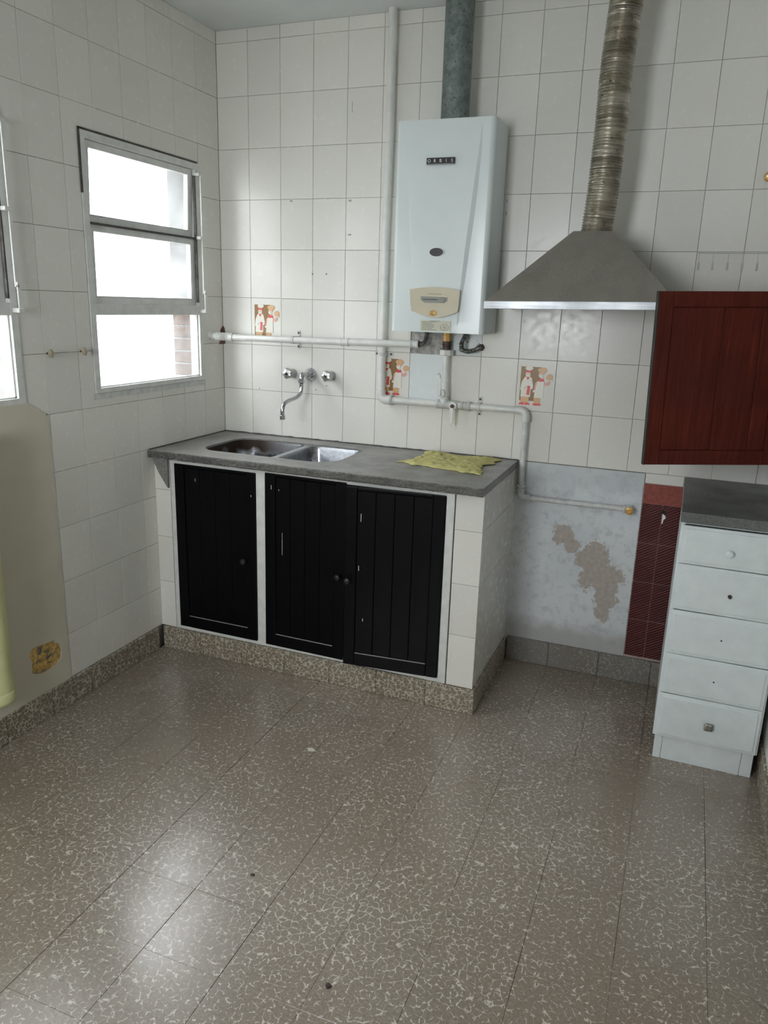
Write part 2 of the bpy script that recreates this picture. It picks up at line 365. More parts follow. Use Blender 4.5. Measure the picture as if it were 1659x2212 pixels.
class S:
    """shape collector"""
    def __init__(s): s.v = []; s.f = []
    def add(s, vs, fs):
        b = len(s.v); s.v += [Vector(v) for v in vs]; s.f += [tuple(b+i for i in f) for f in fs]; return s
    def box(s, x0, x1, y0, y1, z0, z1):
        return s.add([(x, y, z) for x in (x0, x1) for y in (y0, y1) for z in (z0, z1)],
                     [(0, 1, 3, 2), (4, 6, 7, 5), (0, 4, 5, 1), (2, 3, 7, 6), (0, 2, 6, 4), (1, 5, 7, 3)])
    def bevbox(s, x0, x1, y0, y1, z0, z1, b=0.003, seg=1):
        bm = bmesh.new(); bmesh.ops.create_cube(bm, size=1)
        for v in bm.verts: v.co = Vector(((x0+x1)/2+v.co.x*(x1-x0), (y0+y1)/2+v.co.y*(y1-y0), (z0+z1)/2+v.co.z*(z1-z0)))
        bmesh.ops.bevel(bm, geom=list(bm.edges), offset=b, segments=seg, affect='EDGES', profile=0.6)
        bm.verts.index_update()
        s.add([v.co.copy() for v in bm.verts], [[v.index for v in f.verts] for f in bm.faces]); bm.free(); return s
    def tube(s, pts, r, seg=16, caps=True):
        pts = [Vector(p) for p in pts]; n = len(pts); rs = r if hasattr(r, '__len__') else [r]*n
        t = [(pts[min(i+1, n-1)]-pts[max(i-1, 0)]).normalized() for i in range(n)]
        a = Vector((0, 0, 1)) if abs(t[0].z) < 0.9 else Vector((1, 0, 0))
        nn = t[0].cross(a).normalized(); vs = []
        for i in range(n):
            nn = (nn - t[i]*nn.dot(t[i])).normalized(); bn = t[i].cross(nn)
            for k in range(seg):
                q = 2*PI*k/seg; vs.append(pts[i]+rs[i]*(math.cos(q)*nn+math.sin(q)*bn))
        fs = [(i*seg+k, i*seg+(k+1) % seg, (i+1)*seg+(k+1) % seg, (i+1)*seg+k) for i in range(n-1) for k in range(seg)]
        if caps: fs += [tuple(range(seg))[::-1], tuple(range((n-1)*seg, n*seg))]
        return s.add(vs, fs)
    def lathe(s, o, axis, prof, seg=24, lobes=0, amp=0.0):
        """prof: list of (distance along axis, radius)"""
        o = Vector(o); ax = Vector(axis).normalized(); a = Vector((0, 0, 1)) if abs(ax.z) < 0.9 else Vector((1, 0, 0))
        e1 = ax.cross(a).normalized(); e2 = ax.cross(e1); vs = []
        for d, r in prof:
            for k in range(seg):
                q = 2*PI*k/seg; rr = r*(1+amp*math.cos(lobes*q)) if lobes else r
                vs.append(o+ax*d+rr*(math.cos(q)*e1+math.sin(q)*e2))
        n = len(prof)
        fs = [(i*seg+k, i*seg+(k+1) % seg, (i+1)*seg+(k+1) % seg, (i+1)*seg+k) for i in range(n-1) for k in range(seg)]
        fs += [tuple(range(seg))[::-1], tuple(range((n-1)*seg, n*seg))]
        return s.add(vs, fs)
    def prism(s, poly, place, d0, d1, holes=()):
        """poly (and holes) in 2-D; place(a, b, d) -> 3-D"""
        loops = [poly]+list(holes)
        flat = [p for lp in loops for p in lp]
        tris = tessellate_polygon([[Vector((a, b, 0)) for a, b in lp] for lp in loops]) if holes or len(poly) > 4 else None
        n = len(flat)
        vs = [place(a, b, d0) for a, b in flat]+[place(a, b, d1) for a, b in flat]
        fs = [tuple(t) for t in tris]+[tuple(i+n for i in t[::-1]) for t in tris] if tris else [tuple(range(n)), tuple(range(n, 2*n))[::-1]]
        b = 0
        for lp in loops:
            m = len(lp); fs += [(b+i, b+(i+1) % m, n+b+(i+1) % m, n+b+i) for i in range(m)]; b += m
        return s.add(vs, fs)
    def xform(s, M):
        s.v = [M @ v for v in s.v]; return s
    def obj(s, name, mat, parent=None, smooth=False, sharp=35):
        return mesh_obj(name, s.v, s.f, mat, parent, smooth, sharp)
def arc(c, r, a0, a1, e1, e2, n=8):
    c, e1, e2 = Vector(c), Vector(e1), Vector(e2)
    return [c+r*(math.cos(a0+(a1-a0)*i/n)*e1+math.sin(a0+(a1-a0)*i/n)*e2) for i in range(n+1)]
def smooth_path(pts, n=8):
    P = [Vector(p) for p in pts]; P = [2*P[0]-P[1]]+P+[2*P[-1]-P[-2]]; out = []
    for i in range(1, len(P)-2):
        for k in range(n):
            t = k/n
            out.append(0.5*((2*P[i])+(P[i+1]-P[i-1])*t+(2*P[i-1]-5*P[i]+4*P[i+1]-P[i+2])*t*t+(3*P[i]-P[i-1]-3*P[i+1]+P[i+2])*t**3))
    out.append(P[-2]); return out
onY = lambda a, b, d: Vector((a, d, b))       # plane facing y: (x, z, y)
onX = lambda a, b, d: Vector((d, a, b))       # plane facing x: (y, z, x)
onZ = lambda a, b, d: Vector((a, b, d))

# ------------------------------------------------------------------ tiles
G = 0.0006           # half joint
TT = 0.004           # tile proud of the grout
def rect_minus(r, holes):
    out = [r]
    for h in holes:
        nxt = []
        for (a0, a1, b0, b1) in out:
            if h[0] >= a1 or h[1] <= a0 or h[2] >= b1 or h[3] <= b0: nxt.append((a0, a1, b0, b1)); continue
            if h[0] > a0: nxt.append((a0, h[0], b0, b1))
            if h[1] < a1: nxt.append((h[1], a1, b0, b1))
            m0, m1 = max(a0, h[0]), min(a1, h[1])
            if h[2] > b0: nxt.append((m0, m1, b0, h[2]))
            if h[3] < b1: nxt.append((m0, m1, h[3], b1))
        out = nxt
    return [r for r in out if r[1]-r[0] > 0.004 and r[3]-r[2] > 0.004]
_tm = {}
def tile_mesh(w, h, axis, mat, t=TT):
    """chamfered tile centred on its front face; axis is the way it faces: -y, +x or +z"""
    key = (round(w, 4), round(h, 4), axis, mat)
    if key in _tm: return _tm[key]
    c = 0.0009 if axis != 'z' else 0.0003
    a, b = w/2, h/2
    lv = [(-a, -b, t), (a, -b, t), (a, b, t), (-a, b, t), (-a, -b, c), (a, -b, c), (a, b, c), (-a, b, c),
          (-a+c, -b+c, 0), (a-c, -b+c, 0), (a-c, b-c, 0), (-a+c, b-c, 0)]
    f = [(8, 9, 10, 11)]+[(4+i, 4+(i+1) % 4, 8+(i+1) % 4, 8+i) for i in range(4)]+[(i, (i+1) % 4, 4+(i+1) % 4, 4+i) for i in range(4)]
    if axis == 'y': lv = [(p, d, q) for p, q, d in lv]                      # faces -y, body towards +y
    elif axis == 'x': lv = [(-d, p, q) for p, q, d in lv]                   # faces +x
    elif axis == 'z': lv = [(p, q, -d) for p, q, d in lv]                   # faces +z
    me = bpy.data.meshes.new('tile'); me.from_pydata(lv, [], f)
    bm = bmesh.new(); bm.from_mesh(me); bmesh.ops.recalc_face_normals(bm, faces=bm.faces)
    fr = max(bm.faces, key=lambda q: q.calc_area())
    want = {'y': Vector((0, -1, 0)), 'x': Vector((1, 0, 0)), 'z': Vector((0, 0, 1))}[axis]
    if fr.normal.dot(want) < 0: bmesh.ops.reverse_faces(bm, faces=bm.faces)
    bm.to_mesh(me); bm.free(); me.materials.append(MT[mat]); _tm[key] = me
    return me
def lay(parent, name, rects, axis, plane, mat, tilt=0.0012, t=TT):
    """one tile from one or more rectangles of the same cell"""
    if len(rects) == 1:
        a0, a1, b0, b1 = rects[0]
        o = bpy.data.objects.new(name, tile_mesh(a1-a0, b1-b0, axis, mat, t)); COL.objects.link(o)
        ca, cb = (a0+a1)/2, (b0+b1)/2
        o.location = {'y': (ca, plane, cb), 'x': (plane, ca, cb), 'z': (ca, cb, plane)}[axis]
        j = [random.gauss(0, tilt) for _ in range(2)]
        o.rotation_euler = {'y': (j[0], 0, j[1]), 'x': (0, j[0], j[1]), 'z': (j[0], j[1], 0)}[axis]
    else:
        s = S()
        for a0, a1, b0, b1 in rects:
            if axis == 'y': s.box(a0, a1, plane, plane+t, b0, b1)
            elif axis == 'x': s.box(plane-t, plane, a0, a1, b0, b1)
        o = s.obj(name, mat)
    o.parent = parent; o.matrix_parent_inverse = Matrix()
    return o

ROWZ = [2.467-0.2*i for i in range(0, 13)]         # tile row lines R0..R12
PIT = 0.1501

# ------------------------------------------------------------------ room shell
floor = S().box(-0.15, RX+0.15, RY-0.15, 0.15, -0.12, -0.0022).obj('floor', 'joint')
tag(floor, 'brown terrazzo tile floor with pale shell-like veins', kind='structure')
xs = [0.76+0.2034*k for k in range(-4, 9)]; xs = [0.0]+[x for x in xs if 0.02 < x < RX-0.02]+[RX]
ys = [-0.655-0.202*k for k in range(-4, 13)]; ys = sorted([y for y in ys if -2.9 < y < -0.02]+[0.0, -2.9])
for i in range(len(xs)-1):
    for j in range(len(ys)-1):
        g = [random.choice((0.0001, 0.0002, 0.0003, 0.0005)) for _ in range(4)]
        g[0] = random.choice((0.0003, 0.0005, 0.0008))
        if abs(xs[i]-0.76) < 0.01: g[0] = 0.0011
        lay(floor, 'floor_tile', [(xs[i]+g[0], xs[i+1]-g[1], ys[j]+g[2], ys[j+1]-g[3])], 'z', 0.0, 'floor', 0.0006, 0.0022)
S().box(-0.15, RX, RY, -2.9, -0.0022, 0.0).obj('floor_field', 'floor', floor)

ceil = S().box(-0.15, RX+0.15, RY-0.15, 0.15, RZ, RZ+0.12).obj('ceiling', 'ceiling')
tag(ceil, 'dull bluish white painted ceiling', kind='structure')

wb = S().box(-0.15, RX+0.15, TT, 0.15, 0, RZ).obj('wall_back', 'grout')
tag(wb, 'back kitchen wall of tall white glazed tiles', kind='structure')
colx = [0.0]+[0.149+PIT*k for k in range(0, 15)]; colx = [x for x in colx if x < RX-0.03]+[RX]
rows = [RZ]+ROWZ[:9]
for j in range(len(rows)-1):
    z1, z0 = rows[j], rows[j+1]
    for i in range(len(colx)-1):
        m = 'tile'
        if (i, j) in ((6, 7), (7, 6)): m = 'tile_new'          # replaced tiles under the heater
        if (i, j) == (6, 6): continue                           # broken-out tile: rough mortar
        lay(wb, 'wall_tile', [(colx[i]+G, colx[i+1]-G, z0+G, z1-G)], 'y', 0.0, m)
# small course under the last row, above the red tiles
lay(wb, 'wall_tile', [(1.872, 2.016, 0.829, 0.866)], 'y', 0.0, 'tile')
MT['pink_grout'] = simple('pinkish_grout', (0.42, 0.33, 0.30), 0.9, var=0.2)
S().box(1.8705, 2.10, 0.0012, TT, 0.10, 0.867).obj('tile_bed', 'pink_grout', wb)
for c0, c1 in ((1.872, 1.9462), (1.9472, 2.10)):
    for z0, z1 in ((0.113, 0.2695), (0.271, 0.4295), (0.4305, 0.5895), (0.5905, 0.7485)):
        lay(wb, 'red_tile', [(c0, c1, z0, z1)], 'y', 0.0, 'red_tile')
lay(wb, 'red_tile', [(1.872, 2.10, 0.7492, 0.826)], 'y', 0.0, 'red_plain')
S().lathe((1.951, 0.001, 0.722), (0, -1, 0), [(0, 0.0085), (0.0016, 0.0085)], 16).obj('drill_hole', 'gap', wb)
S().prism([(1.949, 0.716), (1.960, 0.708), (1.962, 0.699), (1.955, 0.692), (1.953, 0.676), (1.949, 0.676)], onY, -0.0014, 0.001).obj('chipped_glaze', 'letter', wb)
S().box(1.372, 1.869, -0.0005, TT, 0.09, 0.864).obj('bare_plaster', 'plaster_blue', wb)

# left wall around the two windows
s = S()
for a, b in ((W1[1], 0.0), (W2[1], W1[0]), (RY, W2[0])): s.box(-0.15, -TT, a, b, 0, RZ)
for w in (W1, W2): s.box(-0.15, -TT, w[0], w[1], 0, w[2]); s.box(-0.15, -TT, w[0], w[1], w[3], RZ)
wl = s.obj('wall_left', 'grout')
tag(wl, 'left kitchen wall of white tiles with two steel windows', kind='structure')
PLY = -1.0625
holes = [(W1[0]-0.002, W1[1]+0.002, W1[2]-0.004, W1[3]+0.002), (W2[0], W2[1]+0.002, W2[2]-0.012, W2[3]+0.002),
         (-9, PLY, -1, 1.072), (-9, -1.152, 1.0, 1.12)]
coly = [0.0]+[-0.151-PIT*k for k in range(0, 16)]
rows = [RZ]+ROWZ[:12]+[0.098]
for j in range(len(rows)-1):
    z1, z0 = rows[j], rows[j+1]
    if z1-z0 < 0.01: continue
    for i in range(len(coly)-1):
        y1, y0 = coly[i], coly[i+1]
        if z1 < 0.9 and y0 > -0.5: continue            # behind the sink cabinet
        rr = rect_minus((y0+G, y1-G, z0+G, z1-G), holes)
        if rr: lay(wl, 'wall_tile', rr, 'x', 0.0, 'tile')
S().box(-TT, 0.0, RY, coly[-1]-0.001, 1.12, RZ).obj('painted_wall_field', 'wallpaint', wl)
# beige rendered patch with an exposed brick hole
hole = []
for k in range(22):
    q = 2*PI*k/22; r = 1+0.06*math.sin(3*q+1)+random.uniform(-0.09, 0.09)
    sx = abs(math.cos(q))**0.6*math.copysign(1, math.cos(q)); sz = abs(math.sin(q))**0.6*math.copysign(1, math.sin(q))
    hole.append((-1.168+0.068*r*sx, 0.229+0.054*r*sz-0.008*sx))
outer = [(RY, 0.09), (PLY, 0.09), (PLY-0.001, 1.06), (-1.075, 1.075), (-1.10, 1.088), (-1.135, 1.112), (-1.155, 1.118), (RY, 1.119)]
S().prism(outer, onX, -TT, 0.0035, [hole]).obj('beige_plaster', 'plaster_beige', wl)
MT['yellow_brick'] = simple('exposed_yellow_brick', (0.56, 0.38, 0.13), 0.95, var=0.5, scale=70, bump=0.9)
n = 26; vs = []; fs = []
for i in range(n+1):
    for j in range(n+1):
        y = -1.25+0.17*i/n; z = 0.165+0.125*j/n
        vs.append((-0.003+0.0035*mnoise.noise(Vector((y*30, z*70, 1)))+0.002*mnoise.noise(Vector((y*90, z*160, 4))), y, z))
for i in range(n):
    for j in range(n): a = i*(n+1)+j; fs.append((a, a+1, a+n+2, a+n+1))
mesh_obj('exposed_brick', vs, fs, 'yellow_brick', wl)

wr = S().box(RX, RX+0.15, RY, 0.0, 0, RZ).obj('wall_right', 'wallpaint')
tag(wr, 'right kitchen wall at the edge of the picture', kind='structure')
s = S(); s.box(-0.15, W3[0], RY-0.15, RY, 0, RZ).box(W3[1], RX+0.15, RY-0.15, RY, 0, RZ).box(W3[0], W3[1], RY-0.15, RY, 0, W3[2]).box(W3[0], W3[1], RY-0.15, RY, W3[3], RZ)
tag(s.obj('wall_rear', 'wallpaint'), 'rear wall behind the viewer with a window', kind='structure')
t = thing('window_3', (0.825, RY, W3[2]), 'window behind the viewer', None, kind='structure')
s = S()
for a, b, c, d in ((W3[0], W3[0]+0.035, W3[2], W3[3]), (W3[1]-0.035, W3[1], W3[2], W3[3]), (W3[0], W3[1], W3[2], W3[2]+0.035), (W3[0], W3[1], W3[3]-0.035, W3[3]), (0.81, 0.84, W3[2], W3[3])): s.box(a, b, RY-0.06, RY-0.01, c, d)
s.obj('frame', 'frame_paint', t)
for a, b in ((W3[0]+0.03, 0.815), (0.835, W3[1]-0.03)): S().box(a, b, RY-0.036, RY-0.033, W3[2]+0.03, W3[3]-0.03).obj('glass_pane', 'glass_clear', t)

# skirting
BH = 0.098
s = thing('baseboard_left', (0, -1.5, 0), 'terrazzo skirting along the left wall', None, kind='structure')
edges = [-0.56, -0.76, -0.96, -1.16, -1.36, -1.56, -1.76, -1.96, -2.3, RY]
for a, b in zip(edges, edges[1:]): S().bevbox(-0.002, 0.011, b+0.0006, a-0.0006, 0, BH, 0.002).obj('skirting_tile', 'plinth', s)
s = thing('baseboard_back', (1.7, 0, 0), 'dusty terrazzo skirting under the flaking blue plaster', None, kind='structure')
for a, b in ((1.392, 1.57), (1.57, 1.775), (1.775, 1.98), (1.98, 2.19), (2.19, RX-0.012)): S().bevbox(a+0.0006, b-0.0006, -0.012, 0.002, 0, 0.105, 0.002).obj('skirting_tile', 'plinth_dusty', s)
s = thing('baseboard_right', (RX, -1.5, 0), 'terrazzo skirting along the right wall', None, kind='structure')
edges = [-0.013, -0.4, -0.6, -0.8, -1.0, -1.2, -1.4, -1.8, -2.4, RY]
for a, b in zip(edges, edges[1:]): S().bevbox(RX-0.010, RX+0.002, b+0.0006, a-0.0006, 0, BH, 0.002).obj('skirting_tile', 'plinth', s)

# ------------------------------------------------------------------ outside
tag(S().box(-6, -0.15, -6, 5, -0.3, -0.12).obj('courtyard_ground', 'ext_ground'), 'pale concrete ground outside the windows', kind='structure')
tag(S().box(-0.15, 7, -12, RY-0.15, -0.3, -0.12).obj('yard_ground', 'ext_ground'), 'concrete ground outside the rear window', kind='structure')
tag(S().box(-3.2, -3.0, -6, 5, -0.12, 3.5).obj('wall_courtyard', 'ext_wall'), 'whitewashed courtyard wall seen through the windows', kind='structure')  # extra height added to block low sky light from the back wall
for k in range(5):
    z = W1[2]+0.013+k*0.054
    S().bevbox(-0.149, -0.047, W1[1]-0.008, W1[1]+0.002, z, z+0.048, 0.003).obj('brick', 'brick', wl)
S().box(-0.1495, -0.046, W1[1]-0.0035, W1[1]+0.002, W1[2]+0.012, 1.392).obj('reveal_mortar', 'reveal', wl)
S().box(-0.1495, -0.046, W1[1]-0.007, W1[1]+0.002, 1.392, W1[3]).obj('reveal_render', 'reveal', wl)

# ------------------------------------------------------------------ windows
def window(name, w, label, lever_open):
    y0, y1, z0, z1 = w
    t = thing(name, (0, (y0+y1)/2, z0), label, None, kind='structure')
    fw = 0.026
    s = S()
    s.box(-0.045, 0.004, y0, y0+fw, z0, z1).box(-0.045, 0.004, y1-fw, y1, z0, z1).box(-0.045, 0.004, y0+fw, y1-fw, z1-fw, z1).box(-0.045, 0.004, y0+fw, y1-fw, z0, z0+0.018)
    s.box(-0.044, 0.003, y0+fw, y1-fw, 1.390, 1.428)
    s.obj('frame', 'frame_paint', t)
    S().box(-0.15, -0.045, y0, y1, z0-0.0, z0+0.012).obj('outer_sill', 'frame_paint', t)
    def sash(za, zb, tilt, ya, yb, sw=0.024):
        e = S()
        x0, x1 = -0.034, -0.008
        e.box(x0, x1, ya, ya+sw, za, zb).box(x0, x1, yb-sw, yb, za, zb).box(x0, x1, ya+sw, yb-sw, zb-sw, zb).box(x0, x1, ya+sw, yb-sw, za, za+sw)
        M = Matrix.Translation((-0.02, 0, zb)) @ Matrix.Rotation(tilt, 4, 'Y') @ Matrix.Translation((0.02, 0, -zb))
        a = e.xform(M).obj('sash', 'frame_paint', t)
        g = S().box(-0.022, -0.019, ya+sw-0.004, yb-sw+0.004, za+sw-0.004, zb-sw+0.004).xform(M).obj('glass_pane', 'glass', a)
        p = S()
        for q in (ya+sw, yb-sw-0.006): p.box(-0.019, -0.009, q, q+0.006, za+sw, zb-sw)
        p.box(-0.019, -0.007, ya+sw, yb-sw, za+sw, za+sw+0.006)
        p.xform(M).obj('putty_bead', 'pipe_dirty', a)
    sash(1.700, z1-fw-0.002, math.radians(lever_open), y0+fw+0.001, y1-fw-0.003, 0.022)
    sash(1.4275, 1.694, math.radians(lever_open*0.25), y0+fw+0.001, y1-fw-0.003, 0.022)
    S().box(-0.022, -0.019, y0+fw-0.004, y1-fw+0.004, z0+0.014, 1.394).obj('glass_pane', 'glass', t)
    S().box(-0.016, -0.006, y1-fw-0.006, y1-fw, z0+0.018, 1.390).box(-0.016, -0.006, y0+fw, y1-fw, z0+0.018, z0+0.023).obj('putty_bead', 'pipe_dirty', t)
    # operating rod with lever
    ry = y1+0.012-0.02
    rod = S().bevbox(0.016, 0.021, ry-0.006, ry+0.006, 1.475, z1-0.045, 0.001).obj('operating_rod', 'pipe_paint', t)
    for z in (z1-0.045, 1.70): S().bevbox(0.0, 0.024, ry-0.022, ry+0.008, z-0.006, z+0.006, 0.0015).obj('rod_bracket', 'pipe_paint', rod)
    S().bevbox(0.021, 0.026, ry-0.004, ry+0.010, 1.405, 1.49, 0.001).obj('lever', 'pipe_paint', rod)
    S().bevbox(0.0, 0.030, ry-0.010, ry+0.012, 1.398, 1.412, 0.0015).obj('lever_pivot', 'pipe_paint', rod)
    S().lathe((0.021, ry, 1.478), (1, 0, 0), [(0, 0.005), (0.005, 0.005), (0.006, 0.003)], 10).obj('rivet', 'steel', rod)
    S().box(-0.003, 0.0052, y0-0.003, y1-0.01, z1-0.003, z1+0.004).box(-0.003, 0.0052, y0-0.004, y0+0.003, z1-0.20, z1+0.002).obj('painted_gap_shade', 'caulk_and_gap_shade', t)  # dark strips paint the shadowed gaps round the frame and sashes
    S().box(-0.006, 0.0045, y1-0.032, y1-0.026, 1.44, z1-0.05).obj('painted_gap_shade', 'caulk_and_gap_shade', t)
    S().box(-0.012, 0.0035, y0+fw, y1-fw, 1.6935, 1.7005).obj('sash_gap', 'caulk_and_gap_shade', t)
    return t
window('window_1', W1, 'three-pane steel window beside the corner, panes glowing with daylight', 2.5)
window('window_2', W2, 'steel window cut off by the left picture edge', 3.5)
# broken paint and plaster under the corner window
S().box(-TT, 0.0015, W1[0]-0.01, W1[1]+0.0, W1[2]-0.022, W1[2]-0.001).obj('window_sill_plaster', 'pipe_dirty', wl)

# ------------------------------------------------------------------ sink cabinet
FY = -0.525; DM = []
sk = thing('sink_cabinet', (0.69, FY, 0), 'low masonry sink cabinet with three black plank doors and white frame', 'cabinet')
S().box(0.075, 1.277, -0.012, -0.002, BH, 0.836).box(0.075, 1.277, FY+0.03, -0.012, 0.0, BH).box(0.48, 0.505, FY+0.03, -0.012, BH, 0.70).obj('carcass', 'gap', sk)
f = S()
f.bevbox(0.078, 0.100, FY-0.002, FY+0.03, 0.099, 0.836, 0.002).bevbox(0.475, 0.5165, FY-0.002, FY+0.03, 0.099, 0.836, 0.002).bevbox(1.243, 1.273, FY-0.002, FY+0.03, 0.099, 0.836, 0.002)
f.bevbox(0.100, 1.243, FY-0.0015, FY+0.03, 0.815, 0.836, 0.002).bevbox(0.100, 1.243, FY-0.0015, FY+0.03, 0.099, 0.120, 0.002)
f.obj('face_frame', 'frame_paint', sk)
def rotm(ax, deg, p):
    return Matrix.Translation(p) @ Matrix.Rotation(math.radians(deg), 4, ax) @ Matrix.Translation(-Vector(p))
def plank_door(x0, x1, z0, z1, y, M, knob_x, knob_z, nb=4):
    DM.append(M)
    sw = 0.044; th = 0.018
    d = S().bevbox(x0, x1, y+0.010, y+0.016, z0+0.002, z1-0.002, 0.001).xform(M).obj('door', 'black_door', sk)
    for a, b, c, e in ((x0, x0+sw, z0, z1), (x1-sw, x1, z0, z1)): S().bevbox(a, b, y, y+th-0.004, c, e, 0.0025, 2).xform(M).obj('stile', 'black_door', d)
    for c, e in ((z0, z0+sw+0.006), (z1-0.012, z1)): S().bevbox(x0+sw+0.0004, x1-sw-0.0004, y, y+th-0.004, c, e, 0.0025, 2).xform(M).obj('rail', 'black_door', d)
    n = nb; w = (x1-x0-2*sw)/n
    for k in range(n): S().bevbox(x0+sw+k*w+0.0005, x0+sw+(k+1)*w-0.0005, y+0.005, y+0.011, z0+sw+0.004, z1-0.014, 0.0016).xform(M).obj('plank', 'black_door', d)
    S().box(x0+sw+0.002, x1-sw-0.002, y+0.0005, y+0.0046, z0+sw+0.0055, z0+sw+0.0075).xform(M).obj('worn_edge', 'chip', d)
    S().lathe((knob_x, y, knob_z), (0, -1, 0), [(0, 0.006), (0.010, 0.0055), (0.014, 0.011), (0.020, 0.0125), (0.025, 0.010), (0.027, 0.004)], 16).xform(M).obj('knob', 'black_plastic', d, True)
    return d
d1 = plank_door(0.101, 0.474, 0.115, 0.817, FY-0.006, Matrix(), 0.425, 0.455)
d2 = plank_door(0.5175, 0.860, 0.110, 0.822, FY-0.006, rotm('Y', 0.3, (0.86, 0, 0.82)), 0.838, 0.456)
d3 = plank_door(0.872, 1.241, 0.117, 0.819, FY-0.006, rotm('Z', 5.5, (1.241, FY-0.006, 0)), 0.889, 0.462)   # stands ajar
for d, x, z, h in ((d1, 0.196, 0.752, 0.012), (d2, 0.545, 0.760, 0.016), (d2, 0.575, 0.756, 0.006), (d2, 0.59, 0.50, 0.09), (d3, 0.93, 0.69, 0.030), (d3, 0.925, 0.50, 0.02), (d3, 0.945, 0.30, 0.012), (d1, 0.455, 0.72, 0.008)):
    yy = FY-0.006 if (x < 0.145 or 0.43 < x < 0.56 or 0.81 < x < 0.91) else FY-0.001
    S().box(x, x+(0.002 if h < 0.05 else 0.0012), yy-0.0002, yy+0.003, z, z+h).xform(DM[(d1, d2, d3).index(d)]).obj('paint_chip_mark', 'letter', d)
# tiled piers either end
pl = S().box(0.0, 0.074, FY+0.004, -0.002, BH, 0.836).obj('pier', 'grout', sk)
pr = S().box(1.278, 1.378-TT, FY+TT, -0.002, BH, 0.836).obj('pier', 'grout', sk)
pz = [0.836, 0.700, 0.500, 0.302, 0.099]
for a, b in zip(pz[1:], pz):
    lay(pl, 'pier_tile', [(0.0+G, 0.075, a+G, b-G)], 'y', FY, 'tile')
    lay(pr, 'pier_tile', [(1.277, 1.378-0.0015, a+G, b-G)], 'y', FY, 'tile')
    for y1, y0 in ((FY+0.001, -0.391), (-0.391, -0.241), (-0.241, -0.091), (-0.091, 0.0)):
        lay(pr, 'pier_tile', [(y0+G, y1-G, a+G, b-G)], 'x', 1.378, 'tile')
for a, b in ((0.012, 0.20), (0.20, 0.40), (0.40, 0.60), (0.60, 0.80), (0.80, 1.0), (1.0, 1.20), (1.20, 1.388)):
    S().bevbox(a+0.0005, b-0.0005, FY-0.010, FY+0.02, 0, BH, 0.002).obj('plinth_tile', 'plinth', sk)
for a, b in ((-0.512, -0.33), (-0.33, -0.13), (-0.13, -0.013)):
    S().bevbox(1.372, 1.388, a+0.0005, b-0.0005, 0, BH, 0.002).obj('plinth_tile', 'plinth', sk)
S().prism([(0.003, 0.835), (0.074, 0.835), (0.072, 0.712), (0.055, 0.735), (0.028, 0.775), (0.008, 0.815)], onY, FY-0.012, FY+0.001).obj('stone_bracket', 'stone_rough', sk)

# ------------------------------------------------------------------ worktop and sink
def rrect(x0, x1, y0, y1, rs, n=7):
    """rounded rectangle, radii for corners (x0y0, x1y0, x1y1, x0y1)"""
    out = []
    for (cx, cy, a), r in zip(((x0, y0, PI), (x1, y0, 1.5*PI), (x1, y1, 0), (x0, y1, 0.5*PI)), rs):
        ox = cx+r if cx == x0 else cx-r; oy = cy+r if cy == y0 else cy-r
        for k in range(n+1): q = a+0.5*PI*k/n; out.append((ox+r*math.cos(q), oy+r*math.sin(q)))
    return out
hole = rrect(0.158, 0.758, -0.445, -0.112, (0.075, 0.10, 0.045, 0.085))
wt = thing('stone_worktop', (0.69, -0.28, 0.836), 'worn grey stone worktop with a sink cut-out on the black-door cabinet', 'worktop')
front = [(0.001, -0.5625)]+[(0.001+1.379*k/40, -0.5625+0.0018*mnoise.noise(Vector((k*0.9, 2, 5)))) for k in range(1, 40)]+[(1.380, -0.5620)]
S().prism(front+[(1.380, -0.004), (0.001, -0.004)], onZ, 0.8365, 0.867, [hole]).obj('slab', 'stone', wt)
MT['stone_edge'] = granite('rough_dark_stone_edge', (0.05, 0.048, 0.043), (0.15, 0.145, 0.132), 0.7)
vs = []; fs = []; n, m = 150, 6
for i in range(n+1):
    for j in range(m+1):
        x = 0.001+1.379*i/n; z = 0.8368+0.0300*j/m; q = Vector((x*90, z*120, 0))
        vs.append((x, -0.5645-0.0022*mnoise.noise(q)-0.0015*mnoise.noise(q*0.3)+(0.0025 if j in (0, m) else 0), z))
for i in range(n):
    for j in range(m): a = i*(m+1)+j; fs.append((a, a+m+1, a+m+2, a+1))
mesh_obj('rough_edge', vs, fs, 'stone_edge', wt)
sealant = S().tube([(0.002+1.376*k/60, -0.006+0.003*mnoise.noise(Vector((k*1.3, 0, 0))), 0.868+0.0025*mnoise.noise(Vector((k*0.9, 3, 0)))) for k in range(61)], [0.0035+0.0022*mnoise.noise(Vector((k*0.7, 9, 0))) for k in range(61)], 8)
sealant.tube([(0.005+0.002*mnoise.noise(Vector((k*1.3, 7, 0))), -0.006-0.55*k/30, 0.868) for k in range(31)], 0.003, 8)
sealant.obj('wall_sealant', 'caulk_and_gap_shade', wt, True)

